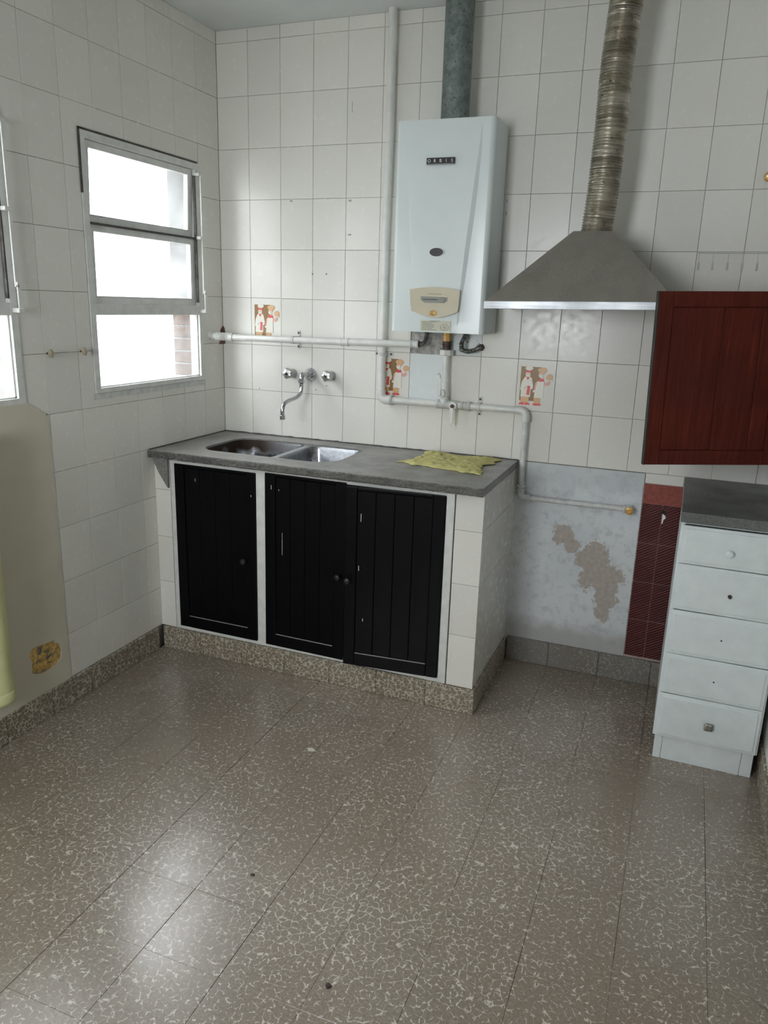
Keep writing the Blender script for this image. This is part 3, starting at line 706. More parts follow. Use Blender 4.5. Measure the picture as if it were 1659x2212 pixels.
si = thing('double_sink', (0.458, -0.28, 0.72), 'double stainless steel sink sunk into the grey worktop', 'sink')
def basin(x0, x1, y0, y1, rs, depth):
    s = S(); zs = [(0.0, 0.0), (0.004, -0.012), (0.010, -0.08), (0.016, -depth+0.03), (0.030, -depth+0.008), (0.055, -depth)]
    top = rrect(x0, x1, y0, y1, rs); cx, cy = (x0+x1)/2, (y0+y1)/2; n = len(top); vs = []
    for ins, dz in zs:
        fx = 1-ins/((x1-x0)/2); fy = 1-ins/((y1-y0)/2)
        vs += [(cx+(a-cx)*fx, cy+(b-cy)*fy, 0.861+dz) for a, b in top]
    fs = [(i*n+k, i*n+(k+1) % n, (i+1)*n+(k+1) % n, (i+1)*n+k) for i in range(len(zs)-1) for k in range(n)]
    m = (len(zs)-1)*n; vs.append((cx, cy, 0.861-depth-0.002)); fs += [(m+k, m+(k+1) % n, len(vs)-1) for k in range(n)]
    me = bpy.data.meshes.new('basin'); me.from_pydata(vs, [], fs)
    o = mo('basin', me, 'basin', si, True, 60)
    S().lathe((cx, cy, 0.861-depth-0.001), (0, 0, 1), [(0, 0.036), (0.003, 0.036), (0.003, 0.026), (0.0005, 0.022), (0.0005, 0.004)], 24).obj('drain', 'chrome', o, True)
    return o
b1 = rrect(0.163, 0.486, -0.440, -0.117, (0.075, 0.035, 0.04, 0.082)); b2 = rrect(0.512, 0.753, -0.440, -0.117, (0.035, 0.098, 0.042, 0.04))
basin(0.163, 0.486, -0.440, -0.117, (0.075, 0.035, 0.04, 0.082), 0.15)
basin(0.512, 0.753, -0.440, -0.117, (0.035, 0.098, 0.042, 0.04), 0.13)
S().prism(rrect(0.1582, 0.7578, -0.4448, -0.1122, (0.075, 0.10, 0.045, 0.085)), onZ, 0.8605, 0.8620, [b1, b2]).obj('rim', 'sink', si)

# ------------------------------------------------------------------ yellow cloth
n, m = 56, 40; vs = []; fs = []
c00, c10, c11, c01 = Vector((0.962, -0.288)), Vector((1.318, -0.362)), Vector((1.322, -0.045)), Vector((0.990, -0.040))
for i in range(n+1):
    for j in range(m+1):
        u, v = i/n, j/m
        p = c00*(1-u)*(1-v)+c10*u*(1-v)+c11*u*v+c01*(1-u)*v
        e = min(u, 1-u, v, 1-v)
        k = max(0, 1-e*7)
        p.x += k*0.020*mnoise.noise(Vector((u*5, v*8, 3)))+0.006*mnoise.noise(Vector((u*16, v*16, 8)))-0.035*math.exp(-((v-0.45)/0.22)**2)*max(0, u*1.8-0.8)
        p.x += 0.035*max(0, 1-u*5)*math.sin(v*PI)
        p.y += k*0.022*mnoise.noise(Vector((u*7, v*5, 13)))+0.006*mnoise.noise(Vector((u*15, v*15, 18)))
        q = Vector((u*9, v*8, 2))
        h = 0.004+0.010*abs(mnoise.noise(q))+0.006*abs(mnoise.noise(q*2.3))+0.003*abs(mnoise.noise(q*5))+0.010*(v**2)*(0.5+0.5*math.sin(u*9))
        h *= min(1, 0.35+e*6)
        vs.append((p.x, p.y, 0.8675+h))
for i in range(n):
    for j in range(m): a = i*(m+1)+j; fs.append((a, a+1, a+m+2, a+m+1))
cl = mesh_obj('cleaning_cloth', vs, fs, 'cloth', None, True)
md = cl.modifiers.new('thick', 'SOLIDIFY'); md.thickness = 0.0022; md.offset = -1
tag(cl, 'crumpled yellow cleaning cloth spread on the right end of the worktop', 'cloth')

# ------------------------------------------------------------------ tap
tp = thing('wall_tap', (0.445, 0, 1.153), 'chrome wall-mounted mixer tap with swan spout above the sink', 'tap')
es = S().lathe((0.443, 0, 1.152), (0, -1, 0), [(-0.002, 0.029), (0.004, 0.029), (0.012, 0.026), (0.022, 0.018), (0.030, 0.013), (0.034, 0.011)], 28).obj('escutcheon', 'chrome', tp, True)
S().tube(smooth_path([(0.443, -0.03, 1.153), (0.443, -0.062, 1.156), (0.4425, -0.080, 1.156), (0.4425, -0.086, 1.145), (0.4425, -0.086, 1.128)], 6), 0.0105, 16).obj('arm', 'chrome', tp, True)
S().lathe((0.4425, -0.086, 1.134), (0, 0, -1), [(0, 0.0115), (0.002, 0.0135), (0.010, 0.0135), (0.014, 0.0105), (0.016, 0.009)], 6).obj('union_nut', 'chrome', tp)
sp = S().tube(smooth_path([(0.4425, -0.086, 1.125), (0.4425, -0.087, 1.098), (0.441, -0.094, 1.078), (0.438, -0.122, 1.064), (0.432, -0.175, 1.056), (0.428, -0.208, 1.046), (0.4265, -0.222, 1.026), (0.4265, -0.224, 0.998)], 7), 0.0085, 16).obj('spout', 'chrome', tp, True)
S().lathe((0.4265, -0.224, 1.000), (0, 0, -1), [(0, 0.0095), (0.002, 0.0115), (0.018, 0.0115), (0.019, 0.008)], 18).obj('aerator', 'chrome', sp, True, 40)
for hx in (0.357, 0.544):
    S().lathe((hx, 0, 1.153), (0, -1, 0), [(-0.002, 0.019), (0.006, 0.018), (0.016, 0.013), (0.020, 0.0115), (0.036, 0.011)], 20).obj('valve_collar', 'steel', tp, True)
    h = S().lathe((hx, -0.032, 1.154), (0, -1, 0), [(0, 0.013), (0.003, 0.021), (0.020, 0.0225), (0.028, 0.019), (0.031, 0.009)], 60, 5, 0.10).obj('handle', 'steel', tp, True)
    S().lathe((hx, -0.062, 1.154), (0, -1, 0), [(0, 0.0085), (0.0015, 0.0085), (0.0018, 0.006)], 18).obj('cap_ring', 'chrome', h, True)
    S().lathe((hx, -0.0634, 1.154), (0, -1, 0), [(0, 0.006), (0.0012, 0.006)], 16).obj('cap', 'black_plastic', h)

# ------------------------------------------------------------------ water heater
wh = thing('water_heater', (1.068, -0.1, 1.36), 'bluish white gas water heater with beige control panel on the wall', 'water heater')
HX0, HX1, HZ0, HZ1, HYF = 0.884, 1.252, 1.360, 2.094, -0.198
CT = [(2.094, 1.206), (2.053, 1.204), (1.976, 1.202), (1.887, 1.195), (1.765, 1.186), (1.655, 1.175), (1.559, 1.167), (1.477, 1.158), (1.388, 1.152), (1.36, 1.150)]
def crease(z):
    for (za, xa), (zb, xb) in zip(CT, CT[1:]):
        if zb <= z <= za: return xb+(xa-xb)*(z-zb)/(za-zb)
    return CT[-1][1]
rowsz = [HZ0+(HZ1-HZ0)*k/32 for k in range(33)]; prof = []
R = 0.022
for z in rowsz:
    t = (z-HZ0)/(HZ1-HZ0); hgt = 0.010*math.sin(PI*min(1, max(0, t)))**0.8 if 0 < t < 1 else 0
    wdt = 0.001+0.0065*math.sin(PI*t)**0.7 if 0 < t < 1 else 0.001
    xc = crease(z); xl = HX0+HX1-xc; row = [(HX0, -0.010), (HX0, HYF+R)]
    row += [(HX0+R-R*math.cos(a), HYF+R-R*math.sin(a)) for a in (PI*k/12 for k in range(1, 6))]+[(HX0+R, HYF)]
    row += [(xl-0.004, HYF-0.0005), (xl+0.004, HYF-0.3*hgt)]
    row += [(xl+wdt+(xc-xl-2*wdt)*k/4, HYF-hgt*(0.3+0.7*k/4)-0.001*math.sin(PI*k/4)) for k in (1, 2, 3)]
    row += [(xc-wdt, HYF-hgt), (xc+wdt, HYF-0.0005)]
    row += [(HX1-R, HYF)]+[(HX1-R+R*math.sin(a), HYF+R-R*math.cos(a)) for a in (PI*k/12 for k in range(1, 6))]+[(HX1, HYF+R), (HX1, -0.010)]
    prof.append([(x, y, z) for x, y in row])
n = len(prof[0]); vs = [p for r in prof for p in r]
fs = [(i*n+k, i*n+k+1, (i+1)*n+k+1, (i+1)*n+k) for i in range(len(prof)-1) for k in range(n-1)]
fs += [tuple(range(n))[::-1], tuple(range((len(prof)-1)*n, len(prof)*n)), tuple(v for i in range(len(prof)) for v in (i*n,))+tuple(i*n+n-1 for i in range(len(prof)-1, -1, -1))]
mesh_obj('casing', vs, fs, 'enamel', wh, True, 14)
FYH = HYF-0.011
S().bevbox(1.036, 1.056, -0.012, 0.0, 2.05, 2.075, 0.001).obj('wall_bracket', 'steel', wh)
bd = S().bevbox(1.009, 1.114, FYH-0.003, FYH+0.006, 1.944, 1.966, 0.001).obj('badge', 'black_plastic', wh)
S().box(1.009, 1.114, FYH-0.0034, FYH+0.003, 1.9425, 1.9462).obj('badge_strip', 'chrome', bd)
def text(body, x, z, y, size, mat, parent, name):
    cu = bpy.data.curves.new(name, 'FONT'); cu.body = body; cu.size = size; cu.extrude = 0.0003; cu.align_x = 'CENTER'
    tmp = bpy.data.objects.new(name, cu); COL.objects.link(tmp)
    dg = bpy.context.evaluated_depsgraph_get(); me = bpy.data.meshes.new_from_object(tmp.evaluated_get(dg)); bpy.data.objects.remove(tmp)
    me.transform(Matrix.Translation((x, y, z)) @ Matrix.Rotation(PI/2, 4, 'X')); me.materials.clear()
    return mo(name, me, mat, parent)
for k, ch in enumerate('ORBIS'): text(ch, 1.019+k*0.0213, 1.9505, FYH-0.0032, 0.0155, 'letter', bd, 'letter')
S().lathe((0, 0, 0), (0, -1, 0), [(0, 0.0165), (0.003, 0.0165), (0.0035, 0.015)], 32).xform(Matrix.Translation((1.061, FYH+0.002, 1.647)) @ Matrix.Diagonal((1.75, 1, 1, 1))).obj('sight_glass_rim', 'letter', wh, True, 40)
S().lathe((0, 0, 0), (0, -1, 0), [(0, 0.0148), (0.0045, 0.0148)], 32).xform(Matrix.Translation((1.061, FYH+0.002, 1.647)) @ Matrix.Diagonal((1.78, 1, 1, 1))).obj('sight_glass', 'black_plastic', wh)
cp = []
for k in range(13): u = k/12; cp.append((0.966+0.195*u, 1.5145+0.0095*math.sin(PI*u)))
cp += [(1.1585, 1.46), (1.1555, 1.438)]
for k in range(1, 12): u = k/12; cp.append((1.1555-0.1795*u, 1.438-0.024*math.sin(PI*u)))
cp += [(0.976, 1.436), (0.971, 1.46)]
pn = S().prism(cp[::-1], onY, FYH-0.010, FYH+0.009).obj('control_panel', 'beige_plastic', wh)
dp = []
for k in range(9): a = PI+PI*k/8; dp.append((1.0625+0.051*math.cos(a)*(1.0), 1.4745+0.010*math.sin(a)))
S().prism([(1.011, 1.490), (1.115, 1.4885), (1.115, 1.476), (1.103, 1.4675), (1.026, 1.4675), (1.012, 1.476)], onY, FYH-0.0112, FYH-0.008).obj('display', 'grey_plastic', pn)
S().bevbox(1.020, 1.078, FYH-0.0125, FYH-0.010, 1.478, 1.4805, 0.0003).obj('slider_slot', 'black_plastic', pn)
S().lathe((1.097, FYH-0.010, 1.479), (0, -1, 0), [(0, 0.010), (0.003, 0.010), (0.004, 0.008)], 20).obj('dial', 'grey_plastic', pn, True, 40)
S().box(1.038, 1.092, FYH-0.0102, FYH-0.0095, 1.4985, 1.5000).obj('scale_mark', 'ink', pn)
S().lathe((0, 0, 0), (0, -1, 0), [(0, 0.0095), (0.003, 0.0095), (0.004, 0.0075)], 24).xform(Matrix.Translation((1.062, FYH-0.0095, 1.431)) @ Matrix.Diagonal((1.45, 1, 1, 1))).obj('button', 'brass', pn, True, 40)
lb = S().box(1.008, 1.127, FYH+0.0055, FYH+0.0085, 1.3655, 1.4035).obj('instruction_label', 'label_paper', wh)
for k in range(7):
    z = 1.3985-k*0.0048; S().box(1.014, 1.014+(0.05 if k % 3 else 0.058)-0.008*(k % 2), FYH+0.0051, FYH+0.0056, z-0.0009, z+0.0006).obj('printed_line', 'ink', lb)
S().box(1.046, 1.086, FYH+0.0050, FYH+0.0056, 1.4015, 1.4028).obj('printed_line', 'ink', lb)
for x in (1.095, 1.101, 1.107, 1.113): S().box(x, x+0.0009, FYH+0.0051, FYH+0.0056, 1.381, 1.394).obj('printed_line', 'ink', lb)
S().prism([(1.087, 1.386), (1.089, 1.3725), (1.104, 1.3685), (1.119, 1.3725), (1.121, 1.386), (1.1195, 1.386), (1.118, 1.3735), (1.104, 1.370), (1.090, 1.3735), (1.0885, 1.386)], onY, FYH+0.0051, FYH+0.0056).obj('printed_drawing', 'ink', lb)
S().box(1.098, 1.112, FYH+0.0051, FYH+0.0056, 1.3775, 1.3795).obj('printed_line', 'ink', lb)

fl = thing('flue_pipe', (1.0725, -0.10, 2.094), 'mottled green-grey flue pipe rising from the water heater', 'pipe')
S().tube([(1.0725, -0.10, 2.092), (1.0725, -0.10, 2.30), (1.0722, -0.10, RZ)], 0.0515, 40).obj('pipe', 'flue', fl, True)
S().lathe((1.0725, -0.10, 2.0935), (0, 0, 1), [(0, 0.054), (0.012, 0.054), (0.013, 0.052)], 40).obj('collar', 'flue', fl, True, 40)

# ------------------------------------------------------------------ pipes
def clamp(parent, p, horiz, r, mat='pipe_dirty'):
    """strap round a pipe with an ear screwed to the wall at each end"""
    x, y, z = p; s = S(); w = 0.007
    if horiz:
        s.lathe((x-w, y, z), (1, 0, 0), [(0, r+0.002), (2*w, r+0.002)], 18)
        s.bevbox(x-w, x+w, -0.004, 0.0, z+r-0.002, z+r+0.024, 0.001).bevbox(x-w, x+w, -0.004, 0.0, z-r-0.024, z-r+0.002, 0.001)
        s.box(x-w, x+w, y, 0.0, z+r-0.001, z+r+0.002).box(x-w, x+w, y, 0.0, z-r-0.002, z-r+0.001)
        sc = [(x, z+r+0.015), (x, z-r-0.015)]
    else:
        s.lathe((x, y, z-w), (0, 0, 1), [(0, r+0.002), (2*w, r+0.002)], 18)
        s.bevbox(x+r-0.002, x+r+0.024, -0.004, 0.0, z-w, z+w, 0.001).bevbox(x-r-0.024, x-r+0.002, -0.004, 0.0, z-w, z+w, 0.001)
        s.box(x+r-0.001, x+r+0.002, y, 0.0, z-w, z+w).box(x-r-0.002, x-r+0.001, y, 0.0, z-w, z+w)
        sc = [(x+r+0.015, z), (x-r-0.015, z)]
    o = s.obj('clamp', mat, parent)
    for a, b in sc: S().lathe((a, -0.004, b), (0, -1, 0), [(0, 0.0045), (0.002, 0.004), (0.0025, 0.002)], 10).obj('screw', 'dark_iron', o, True)
def coupling(parent, p, axis, l, r, mat='pipe_paint', name='coupling'):
    return S().lathe(p, axis, [(0, r*0.9), (0.002, r), (0.005, r), (0.006, r*0.93), (l-0.006, r*0.93), (l-0.005, r), (l-0.002, r), (l, r*0.9)], 20).obj(name, mat, parent, True, 40)
# upper horizontal supply pipe, out of the left wall
wp = thing('water_pipe', (0.46, -0.035, 1.297), 'white painted pipe running across the tiles from the corner to the heater', 'pipe')
pr_ = 0.0135; py = -0.057
S().tube([(-0.004, -0.105, 1.303), (0.020, -0.104, 1.302)]+smooth_path([(0.020, -0.104, 1.302), (0.034, -0.098, 1.301), (0.046, -0.080, 1.299), (0.060, -0.064, 1.298), (0.082, py, 1.297)], 6)+[(0.10, py, 1.297), (0.386, py, 1.298), (0.63, py, 1.300), (0.930, py, 1.306)], pr_, 18).obj('pipe', 'pipe_paint', wp, True)
coupling(wp, (-0.002, -0.104, 1.303), (1, 0, 0), 0.020, 0.0175, 'pipe_dirty', 'wall_flange')
S().tube(smooth_path([(0.026, -0.102, 1.302), (0.038, -0.093, 1.300), (0.050, -0.075, 1.299), (0.066, -0.061, 1.298), (0.088, py, 1.297)], 6), 0.0175, 18).obj('elbow', 'pipe_paint', wp, True, 50)
coupling(wp, (0.613, py, 1.2995), (1, 0, 0.006), 0.036, 0.0168)
coupling(wp, (0.922, py, 1.306), (1, 0, 0), 0.034, 0.0175, 'pipe_dirty')
clamp(wp, (0.386, py, 1.298), True, pr_)
# gas pipe: down the wall, along to the heater and on to the stove place
gp = thing('gas_pipe', (1.1, -0.03, 1.07), 'white painted gas pipe with two lever valves below the water heater', 'pipe')
gx, gy, gr = 0.787, -0.026, 0.0165
S().tube([(0.792, gy, RZ), (0.792, gy, 2.1), (0.785, gy, 1.7), (0.7855, gy, 1.2), (0.7865, gy, 1.105)], gr, 18).obj('pipe', 'pipe_paint', gp, True)
S().tube([(0.7865, gy, 1.112)]+arc((0.8115, gy, 1.096), 0.025, PI, 1.5*PI, (1, 0, 0), (0, 0, 1), 8)+[(0.832, gy, 1.071)], 0.0195, 18).obj('elbow', 'pipe_paint', gp, True)
coupling(gp, (0.826, gy, 1.071), (1, 0, 0), 0.012, 0.0215, 'pipe_dirty')
S().tube([(0.83, gy, 1.071), (1.06, gy, 1.071), (1.38, gy, 1.0705)], [0.0145, 0.0145, 0.0125], 16).obj('pipe', 'pipe_paint', gp, True)
clamp(gp, (0.7855, gy, 1.258), False, gr)
tee = S().lathe((1.030, gy, 1.071), (1, 0, 0), [(0, 0.017), (0.003, 0.019), (0.010, 0.019), (0.012, 0.0175), (0.058, 0.0175), (0.060, 0.0165)], 20); tee.lathe((1.065, gy, 1.071), (0, 0, 1), [(0, 0.017), (0.024, 0.017), (0.026, 0.019), (0.031, 0.019), (0.032, 0.0165)], 20)
tee.obj('tee', 'pipe_dirty', gp, True, 40)
v2 = S().lathe((1.088, gy, 1.070), (1, 0, 0), [(0, 0.014), (0.005, 0.018), (0.030, 0.018), (0.036, 0.015)], 18)
v2.lathe((1.108, gy, 1.070), (0, -1, 0), [(0, 0.014), (0.018, 0.014), (0.019, 0.016), (0.027, 0.016), (0.028, 0.013)], 20)
v2 = v2.obj('valve', 'pipe_paint', gp, True, 40)
S().bevbox(1.0985, 1.1145, -0.061, -0.057, 1.000, 1.072, 0.0015).bevbox(1.1035, 1.1095, -0.061, -0.057, 0.985, 1.003, 0.0015).obj('lever', 'pipe_paint', v2)
S().lathe((1.108, -0.055, 1.070), (0, -1, 0), [(0, 0.008), (0.009, 0.008), (0.010, 0.005)], 6).obj('lever_nut', 'dark_iron', v2)
for x in (1.135, 1.150, 1.163): coupling(gp, (x, gy, 1.070), (1, 0, 0), 0.012, 0.0175 if x < 1.16 else 0.019, 'pipe_dirty')
clamp(gp, (1.208, gy, 1.070), True, 0.0145)
S().tube([(1.365, gy, 1.0705)]+arc((1.377, gy, 1.046), 0.0245, 0.5*PI, 0, (1, 0, 0), (0, 0, 1), 8)+[(1.4018, gy, 1.028)], 0.0165, 18).obj('elbow', 'pipe_paint', gp, True)
S().tube([(1.4018, gy, 1.035), (1.403, gy, 0.83), (1.405, gy, 0.748)], 0.0118, 16).obj('pipe', 'pipe_dirty', gp, True)
S().tube([(1.405, gy, 0.760)]+arc((1.424, gy, 0.742), 0.0195, PI, 1.5*PI, (1, 0, 0), (0, 0, 1), 8)+[(1.444, gy, 0.7225)], 0.0150, 18).obj('elbow', 'pipe_dirty', gp, True)
coupling(gp, (1.396+0.009, gy, 0.764), (0, 0, 1), 0.010, 0.0168, 'pipe_dirty'); coupling(gp, (1.436, gy, 0.7225), (1, 0, 0), 0.010, 0.0168, 'pipe_dirty')
S().tube([(1.44, gy, 0.7225), (1.82, gy, 0.7235)], 0.0110, 16).obj('pipe', 'pipe_dirty', gp, True)
coupling(gp, (1.806, gy, 0.7235), (1, 0, 0), 0.030, 0.0155, 'pipe_dirty')
S().lathe((1.830, gy+0.004, 0.7235), (0, -1, 0), [(0, 0.0155), (0.018, 0.0155), (0.019, 0.013), (0.019, 0.0125), (0.028, 0.0125), (0.029, 0.010)], 20).obj('outlet', 'pipe_dirty', gp, True, 40)
S().lathe((1.830, gy-0.010, 0.7225), (0, -1, 0), [(0, 0.0150), (0.014, 0.0150), (0.0155, 0.012), (0.0155, 0.006), (0.021, 0.006)], 18).obj('end_cap', 'brass', gp, True, 40)
# riser from the tee to the heater
S().tube([(1.065, gy, 1.09), (1.0655, gy, 1.16), (1.0645, gy-0.004, 1.272)], 0.0135, 16).obj('riser', 'pipe_paint', gp, True)
v1 = S().lathe((1.065, gy, 1.104), (0, 0, 1), [(0, 0.0155), (0.004, 0.0175), (0.026, 0.0175), (0.030, 0.0155), (0.056, 0.0155), (0.058, 0.014)], 18)
v1.lathe((1.065, gy, 1.118), (-0.35, -1, 0), [(0, 0.012), (0.018, 0.012), (0.019, 0.0155), (0.026, 0.0155), (0.027, 0.012)], 20)
v1 = v1.obj('valve', 'pipe_paint', gp, True, 40)
S().bevbox(1.044, 1.057, -0.060, -0.056, 1.108, 1.180, 0.0015).tube(smooth_path([(1.0505, -0.058, 1.178), (1.0500, -0.058, 1.187), (1.0455, -0.058, 1.194), (1.038, -0.058, 1.192)], 5), 0.004, 8).obj('lever', 'pipe_paint', v1)
S().lathe((1.0645, gy-0.004, 1.266), (0, 0, 1), [(0, 0.018), (0.002, 0.029), (0.022, 0.029), (0.024, 0.018)], 8).obj('union_nut', 'pipe_paint', gp)
S().lathe((1.0645, gy-0.005, 1.289), (0, 0, 1), [(0, 0.0165), (0.014, 0.0165), (0.015, 0.0185), (0.020, 0.0185), (0.021, 0.0165), (0.034, 0.0165)], 14).obj('nipple', 'dark_iron', gp, True, 40)
S().lathe((1.0645, gy-0.006, 1.322), (0, 0, 1), [(0, 0.0165), (0.0375, 0.0165)], 8).obj('inlet_fitting', 'brass', gp)
# corrugated water hoses
def hose(name, pts, label):
    t = thing(name, pts[-1], label, 'hose', 'corrugated hoses under the heater')
    P = smooth_path(pts, 26); L = [0.0]
    for a, b in zip(P, P[1:]): L.append(L[-1]+(b-a).length)
    S().tube(P, [0.0088+0.0013*math.sin(2*PI*l/0.0062) for l in L], 14).obj('tube', 'hose', t, True)
    e = (Vector(pts[-2])-Vector(pts[-1])).normalized()
    S().lathe(pts[-1], e, [(0.0, 0.014), (0.008, 0.014), (0.009, 0.011)], 6).obj('wall_nut', 'dark_iron', t)
hose('flexible_hose', [(1.145, -0.045, 1.366), (1.142, -0.047, 1.345), (1.131, -0.052, 1.318), (1.136, -0.052, 1.295), (1.158, -0.046, 1.287), (1.182, -0.034, 1.294), (1.197, -0.018, 1.303), (1.199, 0.0, 1.304)], 'short curled steel hose below the right side of the heater')
hose('flexible_hose', [(0.985, -0.045, 1.366), (0.985, -0.047, 1.352), (0.984, -0.050, 1.335), (0.980, -0.054, 1.318), (0.972, -0.057, 1.309), (0.962, -0.057, 1.307), (0.950, -0.057, 1.306)], 'short steel hose at the end of the upper white pipe')
# broken-out mortar behind the hoses, rusty hole in the corner
n, m = 44, 24; vs = []; fs = []
for i in range(n+1):
    for j in range(m+1):
        x = 0.902+0.312*i/n; z = 1.268+0.105*j/m; q = Vector((x*40, z*40, 0))
        e = min(i/n, 1-i/n, j/m, 1-j/m)
        vs.append((x+0.003*mnoise.noise(q), 0.003-0.0045*min(1, e*8)*(0.45+mnoise.noise(q)+0.5*mnoise.noise(q*3)), z+0.004*mnoise.noise(q+Vector((5, 5, 5)))))
for i in range(n):
    for j in range(m): a = i*(m+1)+j; fs.append((a, a+1, a+m+2, a+m+1))
mesh_obj('broken_mortar', vs, fs, 'mortar', wb, True)
S().prism([(0.001, 1.262), (0.011, 1.263), (0.012, 1.31), (0.010, 1.33), (0.004, 1.343), (0.001, 1.334)], onY, -0.0012, 0.001).obj('rusty_gap', 'rust_plaster', wb)
S().prism([(-0.034, 1.262), (-0.001, 1.262), (-0.001, 1.340), (-0.008, 1.338), (-0.022, 1.322), (-0.018, 1.29)], onX, -0.001, 0.0012).obj('rusty_gap', 'rust_plaster', wl)

# ------------------------------------------------------------------ hood and duct
hd = thing('range_hood', (1.62, -0.25, 1.454), 'brown-grey steel pyramid range hood with bright rim over the stove place', 'range hood')
hx0, hx1, hy0 = 1.308, 1.914, -0.430
zl, zr = 1.454, 1.467                                   # hangs a little low on the left
rh = 0.022
tx0, tx1, ty0, ty1, tz = 1.557, 1.688, -0.262, -0.125, 1.713
bot = [(hx0, hy0, zl+rh), (hx1, hy0, zr+rh), (hx1, -0.002, zr+rh), (hx0, -0.002, zl+rh)]
top = [(tx0, ty0, tz), (tx1, ty0, tz), (tx1, ty1, tz), (tx0, ty1, tz)]
mesh_obj('canopy', bot+top, [(0, 1, 5, 4), (1, 2, 6, 5), (2, 3, 7, 6), (3, 0, 4, 7), (4, 5, 6, 7)], 'hood', hd)
o0 = [(hx0, hy0), (hx1, hy0), (hx1, -0.002), (hx0, -0.002)]; o1 = [(hx0+0.012, hy0+0.012), (hx1-0.012, hy0+0.012), (hx1-0.012, -0.014), (hx0+0.012, -0.014)]
zz = lambda x: zl+(zr-zl)*(x-hx0)/(hx1-hx0)
vs = [(x, y, zz(x)+rh+0.001) for x, y in o0]+[(x, y, zz(x)) for x, y in o0]+[(x, y, zz(x)) for x, y in o1]+[(x, y, zz(x)+rh-0.002) for x, y in o1]
fs = [(a*4+i, a*4+(i+1) % 4, b*4+(i+1) % 4, b*4+i) for a, b in ((0, 1), (1, 2), (2, 3)) for i in range(4)]
mesh_obj('rim', vs, fs, 'hood_rim', hd)
S().lathe((1.6235, -0.195, tz-0.001), (0, 0, 1), [(0, 0.052), (0.0018, 0.052)], 32).obj('duct_spigot', 'hood', hd, True, 40)

dt = thing('flexible_duct', (1.6265, -0.2, 1.715), 'ribbed aluminium extraction duct rising from the range hood', 'duct')
P = smooth_path([(1.6235, -0.196, 1.716), (1.6285, -0.2, 1.78), (1.6335, -0.2, 1.845), (1.636, -0.2, 1.95), (1.6385, -0.2, 2.067), (1.638, -0.2, 2.16), (1.6395, -0.2, 2.25), (1.6485, -0.2, 2.403), (1.655, -0.2, RZ)], 75)
L = [0.0]
for a, b in zip(P, P[1:]): L.append(L[-1]+(b-a).length)
rad = []
for l in L:
    ph = l/0.0088+0.6*mnoise.noise(Vector((l*14, 0, 0)))
    rad.append(0.0505+0.0024*math.sin(2*PI*ph)+0.0008*mnoise.noise(Vector((l*60, 4, 0)))-0.0015*max(0, mnoise.noise(Vector((l*9, 8, 0)))))
S().tube(P, rad, 36).obj('ribbed_tube', 'duct', dt, True)

# ------------------------------------------------------------------ wall cabinet with its door ajar
wc = thing('wall_cabinet', (2.08, -0.15, 0.985), 'dark red wooden wall cabinet with its door ajar at the right', 'cabinet')
k = S(); CX0, CX1, CYF, CZ0, CZ1 = 1.922, 2.300, -0.375, 1.008, 1.512
k.box(CX0, CX0+0.016, CYF, -0.001, CZ0, CZ1).box(CX1-0.016, CX1, CYF, -0.001, CZ0, CZ1).box(CX0+0.016, CX1-0.016, CYF, -0.001, CZ0, CZ0+0.016).box(CX0+0.016, CX1-0.016, CYF, -0.001, CZ1-0.016, CZ1).box(CX0+0.016, CX1-0.016, -0.008, -0.001, CZ0+0.016, CZ1-0.016)
k.obj('carcass', 'wood', wc)
DW, DH = 0.408, 0.519
MD = Matrix.Translation((1.881, -0.550, 1.000)) @ Matrix.Rotation(-YAW, 4, 'Z') @ Matrix.Rotation(math.radians(-1.6), 4, 'Y')
dr = S().bevbox(0.002, DW-0.002, 0.007, 0.013, 0.002, DH-0.002, 0.001).xform(MD).obj('door', 'wood', wc)
for a, b in ((0.0, 0.043), (DW-0.043, DW)): S().bevbox(a, b, 0.0, 0.019, 0, DH, 0.0022, 2).xform(MD).obj('stile', 'wood', dr)
for a, b in ((0.0, 0.045), (DH-0.045, DH)): S().bevbox(0.0434, DW-0.0434, 0.0002, 0.0188, a, b, 0.002, 2).xform(MD).obj('rail', 'wood', dr)
for a, b in ((0.0438, 0.197), (0.198, 0.312), (0.313, DW-0.0438)): S().bevbox(a, b, 0.0035, 0.0075, 0.0456, DH-0.0456, 0.0012).xform(MD).obj('plank', 'wood', dr)
S().bevbox(-0.0035, 0.0005, 0.0, 0.020, -0.001, DH+0.001, 0.0012).xform(MD).obj('black_edge', 'wood_edge', dr)
for z in (0.08, DH-0.08): S().lathe((DW+0.002, 0.021, z-0.02), (0, 0, 1), [(0, 0.005), (0.04, 0.005)], 10).xform(MD).obj('hinge', 'steel', dr)

